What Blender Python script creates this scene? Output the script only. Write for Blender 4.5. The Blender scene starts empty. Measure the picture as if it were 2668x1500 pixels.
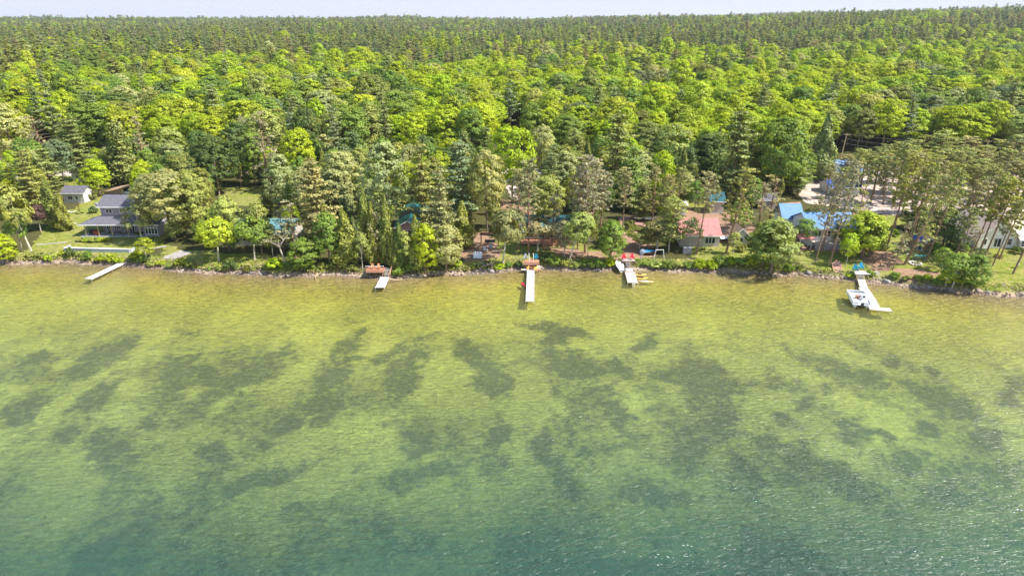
import bpy, math, random
import numpy as np
from mathutils import Vector, Matrix, noise
from mathutils.geometry import delaunay_2d_cdt

# ------------------------------------------------------------------ camera, sky, sun, exposure
scene = bpy.context.scene
COL = scene.collection
CAMH = 50.0
FPX = 1779.0            # focal length in photo pixels (photo 2668 x 1500)
PITCH = math.radians(21.48)
cam_data = bpy.data.cameras.new('camera')
cam_data.sensor_width = 36.0
cam_data.lens = 36.0 * FPX / 2668.0
cam_data.clip_start = 1.0
cam_data.clip_end = 30000.0
cam = bpy.data.objects.new('camera', cam_data)
cam.location = (0, 0, CAMH)
cam.rotation_euler = (math.radians(90) - PITCH, 0, 0)
COL.objects.link(cam)
scene.camera = cam

SUN_EL = math.radians(50)
SUN_AZ = math.radians(-12)      # measured from +X towards +Y
sd = Vector((math.cos(SUN_EL) * math.cos(SUN_AZ), math.cos(SUN_EL) * math.sin(SUN_AZ), math.sin(SUN_EL)))
world = bpy.data.worlds.new("World")
scene.world = world
world.use_nodes = True
wn = world.node_tree.nodes; wl = world.node_tree.links
bg = wn['Background']
sky = wn.new('ShaderNodeTexSky')
sky.sky_type = 'NISHITA'
sky.sun_disc = False
sky.sun_elevation = SUN_EL
sky.sun_rotation = math.atan2(sd.x, sd.y)
sky.altitude = 200.0
sky.air_density = 1.0
sky.dust_density = 0.6
sky.ozone_density = 2.2
# the pale haze band at the horizon is limited to the photograph's lavender white
_cap = wn.new('ShaderNodeVectorMath'); _cap.operation = 'MINIMUM'
EXPO = 1.17
_k = 1.0/(0.15*2**EXPO)
_cap.inputs[1].default_value = (.84*_k, .87*_k, .99*_k)
wl.new(sky.outputs[0], _cap.inputs[0]); wl.new(_cap.outputs[0], bg.inputs['Color'])
bg.inputs['Strength'].default_value = 0.15
sun_data = bpy.data.lights.new('sun', 'SUN')
sun_data.energy = 4.4
sun_data.angle = math.radians(0.5)
sun_data.color = (1.0, 0.95, 0.86)
sun = bpy.data.objects.new('sun', sun_data)
sun.rotation_euler = (-sd).to_track_quat('-Z', 'Y').to_euler()
sun.location = (0, 0, 200)
COL.objects.link(sun)
scene.view_settings.view_transform = 'Standard'
scene.view_settings.look = 'None'
scene.view_settings.exposure = EXPO
scene.view_settings.gamma = 1.0
scene.cycles.max_bounces = 8
scene.cycles.transparent_max_bounces = 12
scene.cycles.volume_bounces = 0

R_ = random.Random(7)
RNG = np.random.default_rng(11)

# ------------------------------------------------------------------ projection helpers (photo pixels <-> ground points)
CP, SP = math.cos(PITCH), math.sin(PITCH)
def unproj(u, v, z):
    a = (v - 750.0) / FPX
    # direction in world: forward (0,CP,-SP), down (0,-SP,-CP)
    dy = CP - a * SP; dz = -SP - a * CP; dx = (u - 1334.0) / FPX
    t = (z - CAMH) / dz
    return Vector((dx * t, dy * t, z))
def proj(x, y, z):
    h = CAMH - z
    zc = y * CP + h * SP
    return 1334.0 + FPX * x / zc, 750.0 + FPX * (h * CP - y * SP) / zc
def z_at(v, y):
    a = (v - 750.0) / FPX
    return CAMH + y * (-SP - a * CP) / (CP - a * SP)
def x_at(u, y, z):
    return (u - 1334.0) / FPX * (y * CP + (CAMH - z) * SP)
def mpp(y, z=2.0):       # metres per photo pixel
    return (y * CP + (CAMH - z) * SP) / FPX

SHORE_PX = [(-400,690),(-150,686),(0,685),(60,687),(160,685),(250,690),(330,692),(440,704),(560,712),(700,718),(850,718),(960,722),
            (1040,726),(1130,717),(1250,711),(1360,703),(1480,702),(1600,703),(1700,703),(1850,709),(1990,714),(2080,716),
            (2200,730),(2330,741),(2450,757),(2530,764),(2600,768),(2668,772),(2850,790),(3100,806)]
_sp = [unproj(u, v, 0) for u, v in SHORE_PX]
SX = np.array([p.x for p in _sp]); SY = np.array([p.y for p in _sp])
def shore(x):
    x = np.asarray(x, float)
    return np.interp(x, SX, SY) + 0.5*np.sin(x*0.31) * 0.7 + 0.35*np.sin(x*0.83+1.3)
def sm(t):
    t = np.clip(t, 0, 1); return t*t*(3-2*t)
def ground_z(x, y):
    x = np.asarray(x, float); y = np.asarray(y, float)
    s = y - shore(x)
    land = 1.15*sm(s/2.6) + 1.0*sm((s-2)/30) + 1.6*sm((s-30)/150)
    far = 22.0*sm((y-500)/3500.0) + 3.0*sm((y-300)/600)
    hill = 35.0*sm((y-420)/1250.0) * sm((x/np.maximum(y,1)-0.02)/0.72)
    roll = ((np.sin(x*0.0035+1)*np.cos(y*0.0028)+1)*4.5 + np.sin(x*0.011+y*0.004)*3.0 + np.sin(x*0.0062-1.3)*3.5)*sm((y-600)/1500)
    drop = -25.0*sm((y-4300)/1500)
    bed = -(0.9*(1-np.exp(np.minimum(s,0)/12.0)) + 0.03*np.abs(np.minimum(s,0)))
    return np.where(s > 0, land+far+hill+roll+drop, bed)
def gz(x, y): return float(ground_z(x, y))
def G(u, v):
    a = (v - 750.0) / FPX          # first point of the ray that lies on the ground
    dy = CP - a * SP; dz = -SP - a * CP; dx = (u - 1334.0) / FPX
    hi, lo = 30.0, -0.3
    for _ in range(2):
        zs = np.linspace(hi, lo, 160); t = (zs - CAMH) / dz
        hit = ground_z(dx * t, dy * t) >= zs
        i = int(np.argmax(hit)) if hit.any() else 159
        hi, lo = zs[max(0, i-1)], zs[i]
    t = (lo - CAMH) / dz
    return Vector((dx * t, dy * t, gz(dx * t, dy * t)))
def pxy(u, v):
    p = G(u, v); return (p.x, p.y)

# ------------------------------------------------------------------ materials
MATS = {}
def _newmat(name):
    m = bpy.data.materials.new(name); m.use_nodes = True
    nt = m.node_tree; nt.nodes.clear()
    out = nt.nodes.new('ShaderNodeOutputMaterial')
    return m, nt, out
def _noise(nt, scale, detail=3, vec=None, rough=0.5):
    n = nt.nodes.new('ShaderNodeTexNoise'); n.inputs['Scale'].default_value = scale
    n.inputs['Detail'].default_value = detail; n.inputs['Roughness'].default_value = rough
    if vec is not None: nt.links.new(vec, n.inputs['Vector'])
    return n
def _ramp(nt, fac, stops):
    r = nt.nodes.new('ShaderNodeValToRGB')
    e = r.color_ramp.elements
    while len(e) > 1: e.remove(e[-1])
    e[0].position = stops[0][0]; e[0].color = (*stops[0][1], 1)
    for p, c in stops[1:]:
        k = e.new(p); k.color = (*c, 1)
    nt.links.new(fac, r.inputs[0]); return r
def _mix(nt, fac, a, b, mode='MIX'):
    m = nt.nodes.new('ShaderNodeMix'); m.data_type = 'RGBA'; m.blend_type = mode
    for sock, val in ((m.inputs[0], fac), (m.inputs[6], a), (m.inputs[7], b)):
        if hasattr(val, 'links') or hasattr(val, 'is_linked'): nt.links.new(val, sock)
        elif isinstance(val, (int, float)): sock.default_value = val
        else: sock.default_value = (*val, 1)
    return m.outputs[2]
def _math(nt, op, a, b=None):
    m = nt.nodes.new('ShaderNodeMath'); m.operation = op
    for i, val in enumerate((a, b)):
        if val is None: continue
        if hasattr(val, 'is_linked'): nt.links.new(val, m.inputs[i])
        else: m.inputs[i].default_value = val
    return m.outputs[0]
def _maprange(nt, v, a, b, c, d, smooth=False):
    m = nt.nodes.new('ShaderNodeMapRange'); nt.links.new(v, m.inputs[0])
    if smooth: m.interpolation_type = 'SMOOTHSTEP'
    for i, k in enumerate((a, b, c, d)): m.inputs[i+1].default_value = k
    return m.outputs[0]

def mat(name, col, rough=0.7, var=0.18, scale=2.0, bump=0.0, stripes=None, metallic=0.0, col2=None, spec=0.3):
    """plain painted / wooden / metal surface with wear; stripes=(axis, period, depth) adds boards or ribs"""
    if name in MATS: return MATS[name]
    m, nt, out = _newmat(name)
    b = nt.nodes.new('ShaderNodeBsdfPrincipled')
    tc = nt.nodes.new('ShaderNodeTexCoord')
    n1 = _noise(nt, scale, 4, tc.outputs['Object'])
    n2 = _noise(nt, scale*7, 2, tc.outputs['Object'])
    f = _math(nt, 'ADD', _math(nt, 'MULTIPLY', n1.outputs[0], 0.6), _math(nt, 'MULTIPLY', n2.outputs[0], 0.4))
    dark = tuple(c*(1-var) for c in (col2 or col)); light = tuple(min(1, c*(1+var)) for c in col)
    rp = _ramp(nt, f, [(0.36, dark), (0.62, light)])
    c = rp.outputs[0]
    h = f
    if stripes:
        axis, period, depth = stripes
        sep = nt.nodes.new('ShaderNodeSeparateXYZ'); nt.links.new(tc.outputs['Object'], sep.inputs[0])
        fr = _math(nt, 'FRACT', _math(nt, 'DIVIDE', sep.outputs[axis], period))
        line = _math(nt, 'LESS_THAN', fr, 0.13)
        c = _mix(nt, _math(nt, 'MULTIPLY', line, depth), c, tuple(x*0.35 for x in col))
        h = _math(nt, 'ADD', _math(nt, 'MULTIPLY', f, 0.3), fr)
    nt.links.new(c, b.inputs['Base Color'])
    b.inputs['Roughness'].default_value = rough
    b.inputs['Metallic'].default_value = metallic
    b.inputs['Specular IOR Level'].default_value = spec
    if bump > 0:
        bp = nt.nodes.new('ShaderNodeBump'); bp.inputs['Strength'].default_value = bump; bp.inputs['Distance'].default_value = 0.05
        nt.links.new(h, bp.inputs['Height']); nt.links.new(bp.outputs[0], b.inputs['Normal'])
    nt.links.new(b.outputs[0], out.inputs[0])
    MATS[name] = m
    return m

def leaf_mat(name, instancer=False, transl=0.38, gloss=0.018):
    m, nt, out = _newmat(name)
    if instancer:
        a = nt.nodes.new('ShaderNodeAttribute'); a.attribute_type = 'INSTANCER'; a.attribute_name = 'tone'
        basec = a.outputs['Color']
    else:
        oi = nt.nodes.new('ShaderNodeObjectInfo'); basec = oi.outputs['Color']
    ti = nt.nodes.new('ShaderNodeAttribute'); ti.attribute_name = 'tint'
    c = _mix(nt, 1.0, basec, ti.outputs['Color'], 'MULTIPLY')
    d = nt.nodes.new('ShaderNodeBsdfDiffuse'); nt.links.new(c, d.inputs[0])
    t = nt.nodes.new('ShaderNodeBsdfTranslucent')
    c2 = _mix(nt, 1.0, c, (1.25, 1.15, 0.55), 'MULTIPLY')
    nt.links.new(c2, t.inputs[0])
    mx = nt.nodes.new('ShaderNodeMixShader'); mx.inputs[0].default_value = transl
    nt.links.new(d.outputs[0], mx.inputs[1]); nt.links.new(t.outputs[0], mx.inputs[2])
    g = nt.nodes.new('ShaderNodeBsdfGlossy'); g.inputs['Roughness'].default_value = 0.6
    g.inputs[0].default_value = (0.9, 0.95, 0.9, 1)
    mx2 = nt.nodes.new('ShaderNodeMixShader'); mx2.inputs[0].default_value = gloss
    nt.links.new(mx.outputs[0], mx2.inputs[1]); nt.links.new(g.outputs[0], mx2.inputs[2])
    nt.links.new(mx2.outputs[0], out.inputs[0])
    MATS[name] = m
    return m

# ------------------------------------------------------------------ mesh helpers
class MB:
    def __init__(s): s.v = []; s.f = []
    def quad(s, pts):
        n = len(s.v); s.v += [tuple(p) for p in pts]; s.f.append(tuple(range(n, n+len(pts)))); return s
    def box(s, x0, x1, y0, y1, z0, z1):
        n = len(s.v)
        s.v += [(x0,y0,z0),(x1,y0,z0),(x1,y1,z0),(x0,y1,z0),(x0,y0,z1),(x1,y0,z1),(x1,y1,z1),(x0,y1,z1)]
        for q in ((0,3,2,1),(4,5,6,7),(0,1,5,4),(1,2,6,5),(2,3,7,6),(3,0,4,7)): s.f.append(tuple(n+i for i in q))
        return s
    def prism(s, poly, axis, a, b):
        """poly: 2D ring; axis 'x' -> (y,z) ring swept along x; 'y' -> (x,z); 'z' -> (x,y)"""
        n = len(s.v); k = len(poly)
        def P(q, t): return (t, q[0], q[1]) if axis == 'x' else (q[0], t, q[1]) if axis == 'y' else (q[0], q[1], t)
        s.v += [P(q, a) for q in poly] + [P(q, b) for q in poly]
        for i in range(k):
            j = (i+1) % k; s.f.append((n+i, n+j, n+k+j, n+k+i))
        s.f.append(tuple(n+i for i in range(k))[::-1]); s.f.append(tuple(n+k+i for i in range(k)))
        return s
    def tube(s, pts, rad, sides=6, cap=True):
        pts = [Vector(p) for p in pts]
        if not hasattr(rad, '__len__'): rad = [rad]*len(pts)
        n = len(s.v)
        for i, p in enumerate(pts):
            d = (pts[min(i+1, len(pts)-1)] - pts[max(i-1, 0)])
            if d.length < 1e-6: d = Vector((0,0,1))
            d.normalize()
            a = d.cross(Vector((0,0,1)) if abs(d.z) < 0.95 else Vector((1,0,0))).normalized(); b = d.cross(a)
            for k in range(sides):
                t = 2*math.pi*k/sides
                s.v.append(tuple(p + rad[i]*(a*math.cos(t) + b*math.sin(t))))
        for i in range(len(pts)-1):
            for k in range(sides):
                k2 = (k+1) % sides
                s.f.append((n+i*sides+k, n+i*sides+k2, n+(i+1)*sides+k2, n+(i+1)*sides+k))
        if cap:
            s.f.append(tuple(n+k for k in range(sides))[::-1])
            m = n+(len(pts)-1)*sides; s.f.append(tuple(m+k for k in range(sides)))
        return s
    def loft(s, rings, close_ends=True):
        n = len(s.v); k = len(rings[0])
        for r in rings: s.v += [tuple(p) for p in r]
        for i in range(len(rings)-1):
            for j in range(k):
                j2 = (j+1) % k
                s.f.append((n+i*k+j, n+i*k+j2, n+(i+1)*k+j2, n+(i+1)*k+j))
        if close_ends:
            s.f.append(tuple(n+j for j in range(k))[::-1]); m = n+(len(rings)-1)*k; s.f.append(tuple(m+j for j in range(k)))
        return s
    def rock(s, c, r, rnd, sq=0.65):
        n = len(s.v)
        base = ICO
        ph = rnd.random()*6.28; ax = (rnd.uniform(.7,1.3), rnd.uniform(.7,1.2), sq*rnd.uniform(.7,1.2))
        for q in base[0]:
            k = 1 + rnd.uniform(-.18, .18)
            x, y = q[0]*ax[0]*k, q[1]*ax[1]*k
            s.v.append((c[0]+r*(x*math.cos(ph)-y*math.sin(ph)), c[1]+r*(x*math.sin(ph)+y*math.cos(ph)), c[2]+r*q[2]*ax[2]*k))
        for q in base[1]: s.f.append(tuple(n+i for i in q))
        return s
    def build(s, name, material, parent=None, smooth=False):
        me = bpy.data.meshes.new(name); me.from_pydata(s.v, [], s.f); me.update()
        if smooth: me.polygons.foreach_set('use_smooth', [True]*len(me.polygons))
        me.materials.append(material)
        o = bpy.data.objects.new(name, me); COL.objects.link(o)
        if parent is not None: o.parent = parent
        return o
def _ico():
    t = (1+5**.5)/2
    v = [Vector(p).normalized() for p in [(-1,t,0),(1,t,0),(-1,-t,0),(1,-t,0),(0,-1,t),(0,1,t),(0,-1,-t),(0,1,-t),(t,0,-1),(t,0,1),(-t,0,-1),(-t,0,1)]]
    f = [(0,11,5),(0,5,1),(0,1,7),(0,7,10),(0,10,11),(1,5,9),(5,11,4),(11,10,2),(10,7,6),(7,1,8),(3,9,4),(3,4,2),(3,2,6),(3,6,8),(3,8,9),(4,9,5),(2,4,11),(6,2,10),(8,6,7),(9,8,1)]
    mid = {}; nf = []
    def m(a, b):
        k = (min(a,b), max(a,b))
        if k not in mid: v.append(((v[a]+v[b])/2).normalized()); mid[k] = len(v)-1
        return mid[k]
    for a, b, c in f:
        ab, bc, ca = m(a,b), m(b,c), m(c,a); nf += [(a,ab,ca),(b,bc,ab),(c,ca,bc),(ab,bc,ca)]
    return [tuple(p) for p in v], nf
ICO = _ico()
def tag(o, label=None, cat=None, group=None, kind=None):
    if label: o['label'] = label
    if cat: o['category'] = cat
    if group: o['group'] = group
    if kind: o['kind'] = kind
    return o
def thing(name, label, cat, loc=(0,0,0), rz=0.0, group=None):
    o = bpy.data.objects.new(name, None); COL.objects.link(o)
    o.empty_display_size = 0.5
    o.location = loc; o.rotation_euler = (0, 0, rz)
    return tag(o, label, cat, group)
def dup(root, loc, rz=0.0, label=None, group=None, scale=None, rot=None):
    r = root.copy(); COL.objects.link(r); r.location = loc; r.rotation_euler = rot if rot else (0,0,rz)
    if scale is not None: r.scale = scale
    if label: r['label'] = label
    if group: r['group'] = group
    for ch in root.children:
        c = ch.copy(); COL.objects.link(c); c.parent = r
        for g in ch.children:
            d = g.copy(); COL.objects.link(d); d.parent = c
    return r
def np_mesh(name, verts, quads, material, attrs=(), smooth=False):
    me = bpy.data.meshes.new(name)
    nv, nf = len(verts), len(quads); k = quads.shape[1]
    me.vertices.add(nv); me.vertices.foreach_set('co', np.asarray(verts, np.float32).ravel())
    me.loops.add(nf*k); me.loops.foreach_set('vertex_index', quads.astype(np.int32).ravel())
    me.polygons.add(nf)
    me.polygons.foreach_set('loop_start', np.arange(0, nf*k, k, dtype=np.int32))
    if smooth: me.polygons.foreach_set('use_smooth', np.ones(nf, bool))
    me.update(calc_edges=True); me.validate()
    for an, typ, dat in attrs:
        a = me.attributes.new(an, typ, 'POINT')
        a.data.foreach_set('color' if 'COLOR' in typ else 'value', np.asarray(dat, np.float32).ravel())
    if material: me.materials.append(material)
    return me
# ------------------------------------------------------------------ terrain, lake bed, water
def in_poly(u, v, poly):
    u = np.asarray(u); v = np.asarray(v); c = np.zeros(u.shape, bool)
    n = len(poly); j = n-1
    for i in range(n):
        xi, yi = poly[i]; xj, yj = poly[j]
        cond = ((yi > v) != (yj > v)) & (u < (xj-xi)*(v-yi)/((yj-yi) if yj != yi else 1e-9)+xi)
        c ^= cond; j = i
    return c
LAWNS = [[(60,655),(110,600),(190,540),(250,500),(330,520),(430,600),(420,640),(335,672),(150,676),(60,672)],
         [(570,488),(700,483),(705,540),(600,532)],
         [(420,640),(520,655),(800,668),(800,688),(600,690),(420,684)],
         [(1290,625),(1560,640),(1600,690),(1380,694),(1280,690)],
         [(1790,640),(2100,628),(2100,708),(1800,698)],
         [(2070,655),(2300,640),(2700,640),(2700,775),(2500,752),(2300,730),(2080,712)],
         [(2560,480),(2700,478),(2700,535),(2560,525)],
         [(2290,560),(2350,545),(2345,640),(2290,640)],
         [(170,455),(235,455),(235,500),(170,498)],
         [(2230,395),(2560,380),(2700,420),(2500,430),(2240,420)],
         [(1770,455),(1830,450),(1850,560),(1780,560)]]
DIRTS = [[(1195,610),(1285,600),(1300,660),(1265,690),(1215,690),(1195,660)],
         [(1300,520),(1400,520),(1400,600),(1300,600)],
         [(1780,540),(1960,560),(1960,620),(1880,640),(1850,600),(1780,590)],
         [(2260,655),(2330,655),(2340,690),(2300,710),(2250,700)],
         [(2040,570),(2340,545),(2330,560),(2240,570),(2240,660),(2040,650)],
         [(1590,640),(1700,640),(1700,668),(1600,680)],
         [(2340,700),(2440,706),(2440,736),(2330,728)],
         [(1400,640),(1560,655),(1580,680),(1500,680)]]
SB = np.concatenate([[-0.8,-0.4,-0.15], np.arange(0,3.01,0.25), np.arange(3.6,16,0.7), np.arange(16.8,100,0.9), 100+np.cumsum(1.0*1.035**np.arange(0,140))])
SB = SB[SB < 9000]
TB = np.linspace(-1.25, 1.25, 460)
def fan(SBv, TBv, ext=140):
    S, T = np.meshgrid(SBv, TBv, indexing='ij')
    X = T*(ext+np.maximum(S, -60))
    Y = shore(X)+S
    nr, nc = S.shape
    idx = np.arange(nr*nc).reshape(nr, nc)
    q = np.stack([idx[:-1,:-1], idx[:-1,1:], idx[1:,1:], idx[1:,:-1]], -1).reshape(-1,4)
    return X.ravel(), Y.ravel(), S.ravel(), q
X, Y, S, Q = fan(SB, TB)
Z = ground_z(X, Y)
near = S < 250
Z = Z + np.where(near, 0.06*np.sin(X*1.7+Y*0.9)*np.clip(S,0,1), 0)
jx = 1.5*np.sin(X*0.6+Y*0.35)+0.8*np.sin(X*1.9-Y*1.3); jy = 0.9*np.sin(Y*0.7-X*0.4)
U_, V_ = proj(X+jx*0.5, Y+jy*0.8, Z)
lawn = np.zeros(len(X)); dirt = np.zeros(len(X))
for p in LAWNS: lawn[in_poly(U_, V_, p)] = 1
for p in DIRTS: dirt[in_poly(U_, V_, p)] = 1
lawn[S > 260] = 0; dirt[S > 260] = 0

def ground_material():
    m, nt, out = _newmat('ground_cover')
    g = nt.nodes.new('ShaderNodeNewGeometry'); pos = g.outputs['Position']
    n1 = _noise(nt, 0.12, 5, pos); n2 = _noise(nt, 0.9, 5, pos, 0.65); n3 = _noise(nt, 5.0, 3, pos, 0.7)
    litter = _ramp(nt, n2.outputs[0], [(0.3, (.04,.05,.016)), (0.5, (.09,.08,.035)), (0.7, (.06,.10,.02))]).outputs[0]
    grass = _ramp(nt, n2.outputs[0], [(0.25, (.10,.14,.02)), (0.45, (.17,.205,.035)), (0.58, (.26,.25,.07)), (0.75, (.36,.29,.14))]).outputs[0]
    grass = _mix(nt, _maprange(nt, n1.outputs[0], 0.45, 0.65, 0, 0.45), grass, (.26,.23,.10))
    soil = _ramp(nt, n2.outputs[0], [(0.3, (.20,.12,.08)), (0.6, (.34,.22,.15)), (0.75, (.16,.14,.06))]).outputs[0]
    al = nt.nodes.new('ShaderNodeAttribute'); al.attribute_name = 'lawn'
    ad = nt.nodes.new('ShaderNodeAttribute'); ad.attribute_name = 'dirt'
    fine = _math(nt, 'ADD', _maprange(nt, n3.outputs[0], 0.3, 0.7, -0.2, 0.2), _maprange(nt, n2.outputs[0], 0.3, 0.7, -0.35, 0.35))
    fl = _maprange(nt, _math(nt, 'ADD', al.outputs['Fac'], fine), 0.35, 0.65, 0, 1)
    fd = _maprange(nt, _math(nt, 'ADD', ad.outputs['Fac'], fine), 0.35, 0.65, 0, 1)
    c = _mix(nt, fl, litter, grass); c = _mix(nt, fd, c, soil)
    c = _mix(nt, 1.0, c, _ramp(nt, n3.outputs[0], [(0.3,(.62,.62,.62)),(0.7,(1.25,1.25,1.25))]).outputs[0], 'MULTIPLY')
    sep = nt.nodes.new('ShaderNodeSeparateXYZ'); nt.links.new(pos, sep.inputs[0])
    wet = _maprange(nt, sep.outputs[2], 0.15, 0.6, 1, 0)
    c = _mix(nt, wet, c, (.36,.28,.20))
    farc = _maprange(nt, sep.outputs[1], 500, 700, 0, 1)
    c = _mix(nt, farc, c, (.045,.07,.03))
    b = nt.nodes.new('ShaderNodeBsdfDiffuse'); nt.links.new(c, b.inputs[0])
    bp = nt.nodes.new('ShaderNodeBump'); bp.inputs['Strength'].default_value = 0.6; bp.inputs['Distance'].default_value = 0.12
    nt.links.new(_math(nt, 'ADD', n3.outputs[0], n2.outputs[0]), bp.inputs['Height']); nt.links.new(bp.outputs[0], b.inputs['Normal'])
    nt.links.new(b.outputs[0], out.inputs[0])
    return m
me = np_mesh('ground', np.stack([X,Y,Z],-1), Q, ground_material(), [('lawn','FLOAT',lawn),('dirt','FLOAT',dirt)], smooth=True)
ground = bpy.data.objects.new('ground', me); COL.objects.link(ground); tag(ground, kind='structure')

# submerged weed beds: where the dark plants grow on the sandy bottom (photo pixel ellipses at the surface)
WEEDS = [(240,905,120,24,-24),(80,912,95,18,-22),(60,1010,95,26,-20),(235,1005,70,24,-30),(440,950,110,52,-50),(560,960,80,30,30),(670,925,125,40,-24),
 (540,1005,90,24,-25),(860,955,115,48,-58),(1060,930,95,45,-55),(1010,900,60,14,-30),(1230,900,60,30,40),(1280,950,70,42,60),(740,1065,140,26,-34),(850,1030,60,22,-40),
 (1290,1095,62,28,-55),(1095,1110,62,42,-40),(265,1125,75,50,35),(150,1090,60,28,-20),(40,1060,50,20,0),(1490,843,85,13,10),(1440,862,40,16,-20),(1490,920,88,42,14),
 (1445,905,40,30,0),(1690,865,38,20,-30),(1620,930,42,18,20),(1595,1020,62,36,48),(1540,990,40,16,30),(1850,985,130,70,32),(1740,950,60,18,20),(1800,1120,55,80,20),
 (1890,1050,60,50,0),(2030,958,50,22,15),(2190,928,90,14,17),(2240,950,110,22,12),(2330,915,26,12,20),(2440,940,28,16,20),(2490,1020,82,40,22),(2400,985,60,14,30),
 (2645,990,30,44,40),(2005,1105,38,30,0),(2100,1145,45,52,-10),(2110,1005,36,20,-20),(2040,1045,40,14,30),(2235,1085,55,34,30),(2425,1078,34,20,20),(2600,1112,66,32,28),
 (2370,1150,48,34,30),(2500,1235,80,28,15),(1475,1210,85,36,52),(1607,1120,26,18,0),(1535,1130,30,14,10),(1420,1100,26,60,20),(1960,1180,90,40,25),(2200,1190,110,36,25),
 (1120,1180,110,30,-10),(700,1190,140,22,-15),(560,1140,60,26,20),(2320,1095,40,16,30),(2620,1190,60,30,20),(1700,1230,90,40,10)]
SW = np.concatenate([-np.arange(170,100,-2.0), -np.arange(100,5,-0.45), -np.arange(5,-0.3,-0.3)])
Xb, Yb, Sb, Qb = fan(SW, np.linspace(-1.25,1.25,560), ext=140)
Zb = ground_z(Xb, Yb) - 0.03
Ub, Vb = proj(Xb, Yb, 0*Xb)
nz = np.array([noise.noise(Vector((x*0.10, y*0.12, 3.1)))+0.7*noise.noise(Vector((x*0.28, y*0.4, 7.7)))+0.6*noise.noise(Vector((x*0.8, y*1.1, 1.7))) for x, y in zip(Xb, Yb)])
weed = np.zeros(len(Xb))
for (cu, cv, a, b_, ang) in WEEDS:
    t = math.radians(ang); du = Ub-cu; dv = Vb-cv
    e = np.sqrt(((du*math.cos(t)+dv*math.sin(t))/a)**2 + ((-du*math.sin(t)+dv*math.cos(t))/b_)**2)
    weed = np.maximum(weed, 1-sm((e+0.8*nz-0.2)/1.35))
nm = np.array([noise.noise(Vector(((x+y*.35)*0.11, (y-x*.12)*0.07, 13.1)))+0.5*noise.noise(Vector((x*0.33, y*0.27, 17.7))) for x, y in zip(Xb, Yb)])
deepw = sm((-Sb-60)/26.0)*0.5 + 0.62*sm((-Sb-20)/16.0)*sm((nm+0.12)*2.2)
deepw = deepw*(0.8+0.8*np.clip(nz,-1,1))
weed = np.clip(np.maximum(weed*1.05, deepw)+.1*weed, 0, 1)
def bed_material():
    m, nt, out = _newmat('lake_bottom')
    g = nt.nodes.new('ShaderNodeNewGeometry'); pos = g.outputs['Position']
    n1 = _noise(nt, 0.15, 4, pos); n2 = _noise(nt, 1.4, 5, pos, 0.7)
    a = nt.nodes.new('ShaderNodeAttribute'); a.attribute_name = 'weed'
    dp = nt.nodes.new('ShaderNodeAttribute'); dp.attribute_name = 'depth'
    sand = _ramp(nt, dp.outputs['Fac'], [(0.0, (.38,.26,.16)), (0.07, (.45,.35,.15)), (0.16, (.50,.44,.10)), (0.30, (.55,.52,.11)), (0.5,(.64,.64,.17)), (0.72,(.70,.71,.21)), (0.84,(.50,.54,.18)), (1.0, (.34,.40,.16))]).outputs[0]
    sand = _mix(nt, _maprange(nt, n1.outputs[0], 0.35, 0.65, 0, 0.35), sand, (.28,.27,.08))
    wd = _mix(nt, n2.outputs[0], (.012,.034,.034), (.085,.115,.070))
    fz = _maprange(nt, n2.outputs[0], 0.3, 0.7, -0.3, 0.3)
    n4 = _noise(nt, 0.7, 5, pos, 0.75)
    fz = _math(nt, 'ADD', fz, _maprange(nt, n4.outputs[0], 0.3, 0.7, -0.42, 0.42))
    f = _maprange(nt, _math(nt, 'ADD', a.outputs['Fac'], fz), 0.0, 1.0, 0, 0.96)
    c = _mix(nt, f, sand, wd)
    c = _mix(nt, 1.0, c, _ramp(nt, n2.outputs[0], [(0.3,(.70,.72,.70)),(0.7,(1.22,1.2,1.1))]).outputs[0], 'MULTIPLY')
    # stones in the shallows
    vo = nt.nodes.new('ShaderNodeTexVoronoi'); vo.inputs['Scale'].default_value = 2.2; nt.links.new(pos, vo.inputs['Vector'])
    st = _math(nt, 'MULTIPLY', _math(nt, 'LESS_THAN', vo.outputs['Distance'], 0.2), _maprange(nt, dp.outputs['Fac'], 0.02, 0.14, 0.55, 0))
    c = _mix(nt, st, c, (.36,.27,.20))
    b = nt.nodes.new('ShaderNodeBsdfDiffuse'); nt.links.new(c, b.inputs[0]); nt.links.new(b.outputs[0], out.inputs[0])
    # tufted weeds, plus ripples shaped into the bed to imitate refraction lines of waves
    mp = nt.nodes.new('ShaderNodeMapping'); mp.inputs['Rotation'].default_value = (0,0,math.radians(12)); mp.inputs['Scale'].default_value = (0.45, 1.5, 1); nt.links.new(pos, mp.inputs[0])
    rp = _noise(nt, 1.0, 4, mp.outputs[0], 0.6); rp.inputs['Distortion'].default_value = 0.7
    bp = nt.nodes.new('ShaderNodeBump'); bp.inputs['Strength'].default_value = 0.9; bp.inputs['Distance'].default_value = 0.9
    nt.links.new(_math(nt, 'ADD', rp.outputs[0], _math(nt, 'MULTIPLY', n2.outputs[0], 0.25)), bp.inputs['Height']); nt.links.new(bp.outputs[0], b.inputs['Normal'])
    return m
me = np_mesh('lake_bed', np.stack([Xb,Yb,Zb],-1), Qb, bed_material(), [('weed','FLOAT',weed),('depth','FLOAT',np.clip(-Zb/4.0,0,1))], smooth=True)
bed = bpy.data.objects.new('lake_bed', me); COL.objects.link(bed); tag(bed, kind='structure')

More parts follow.
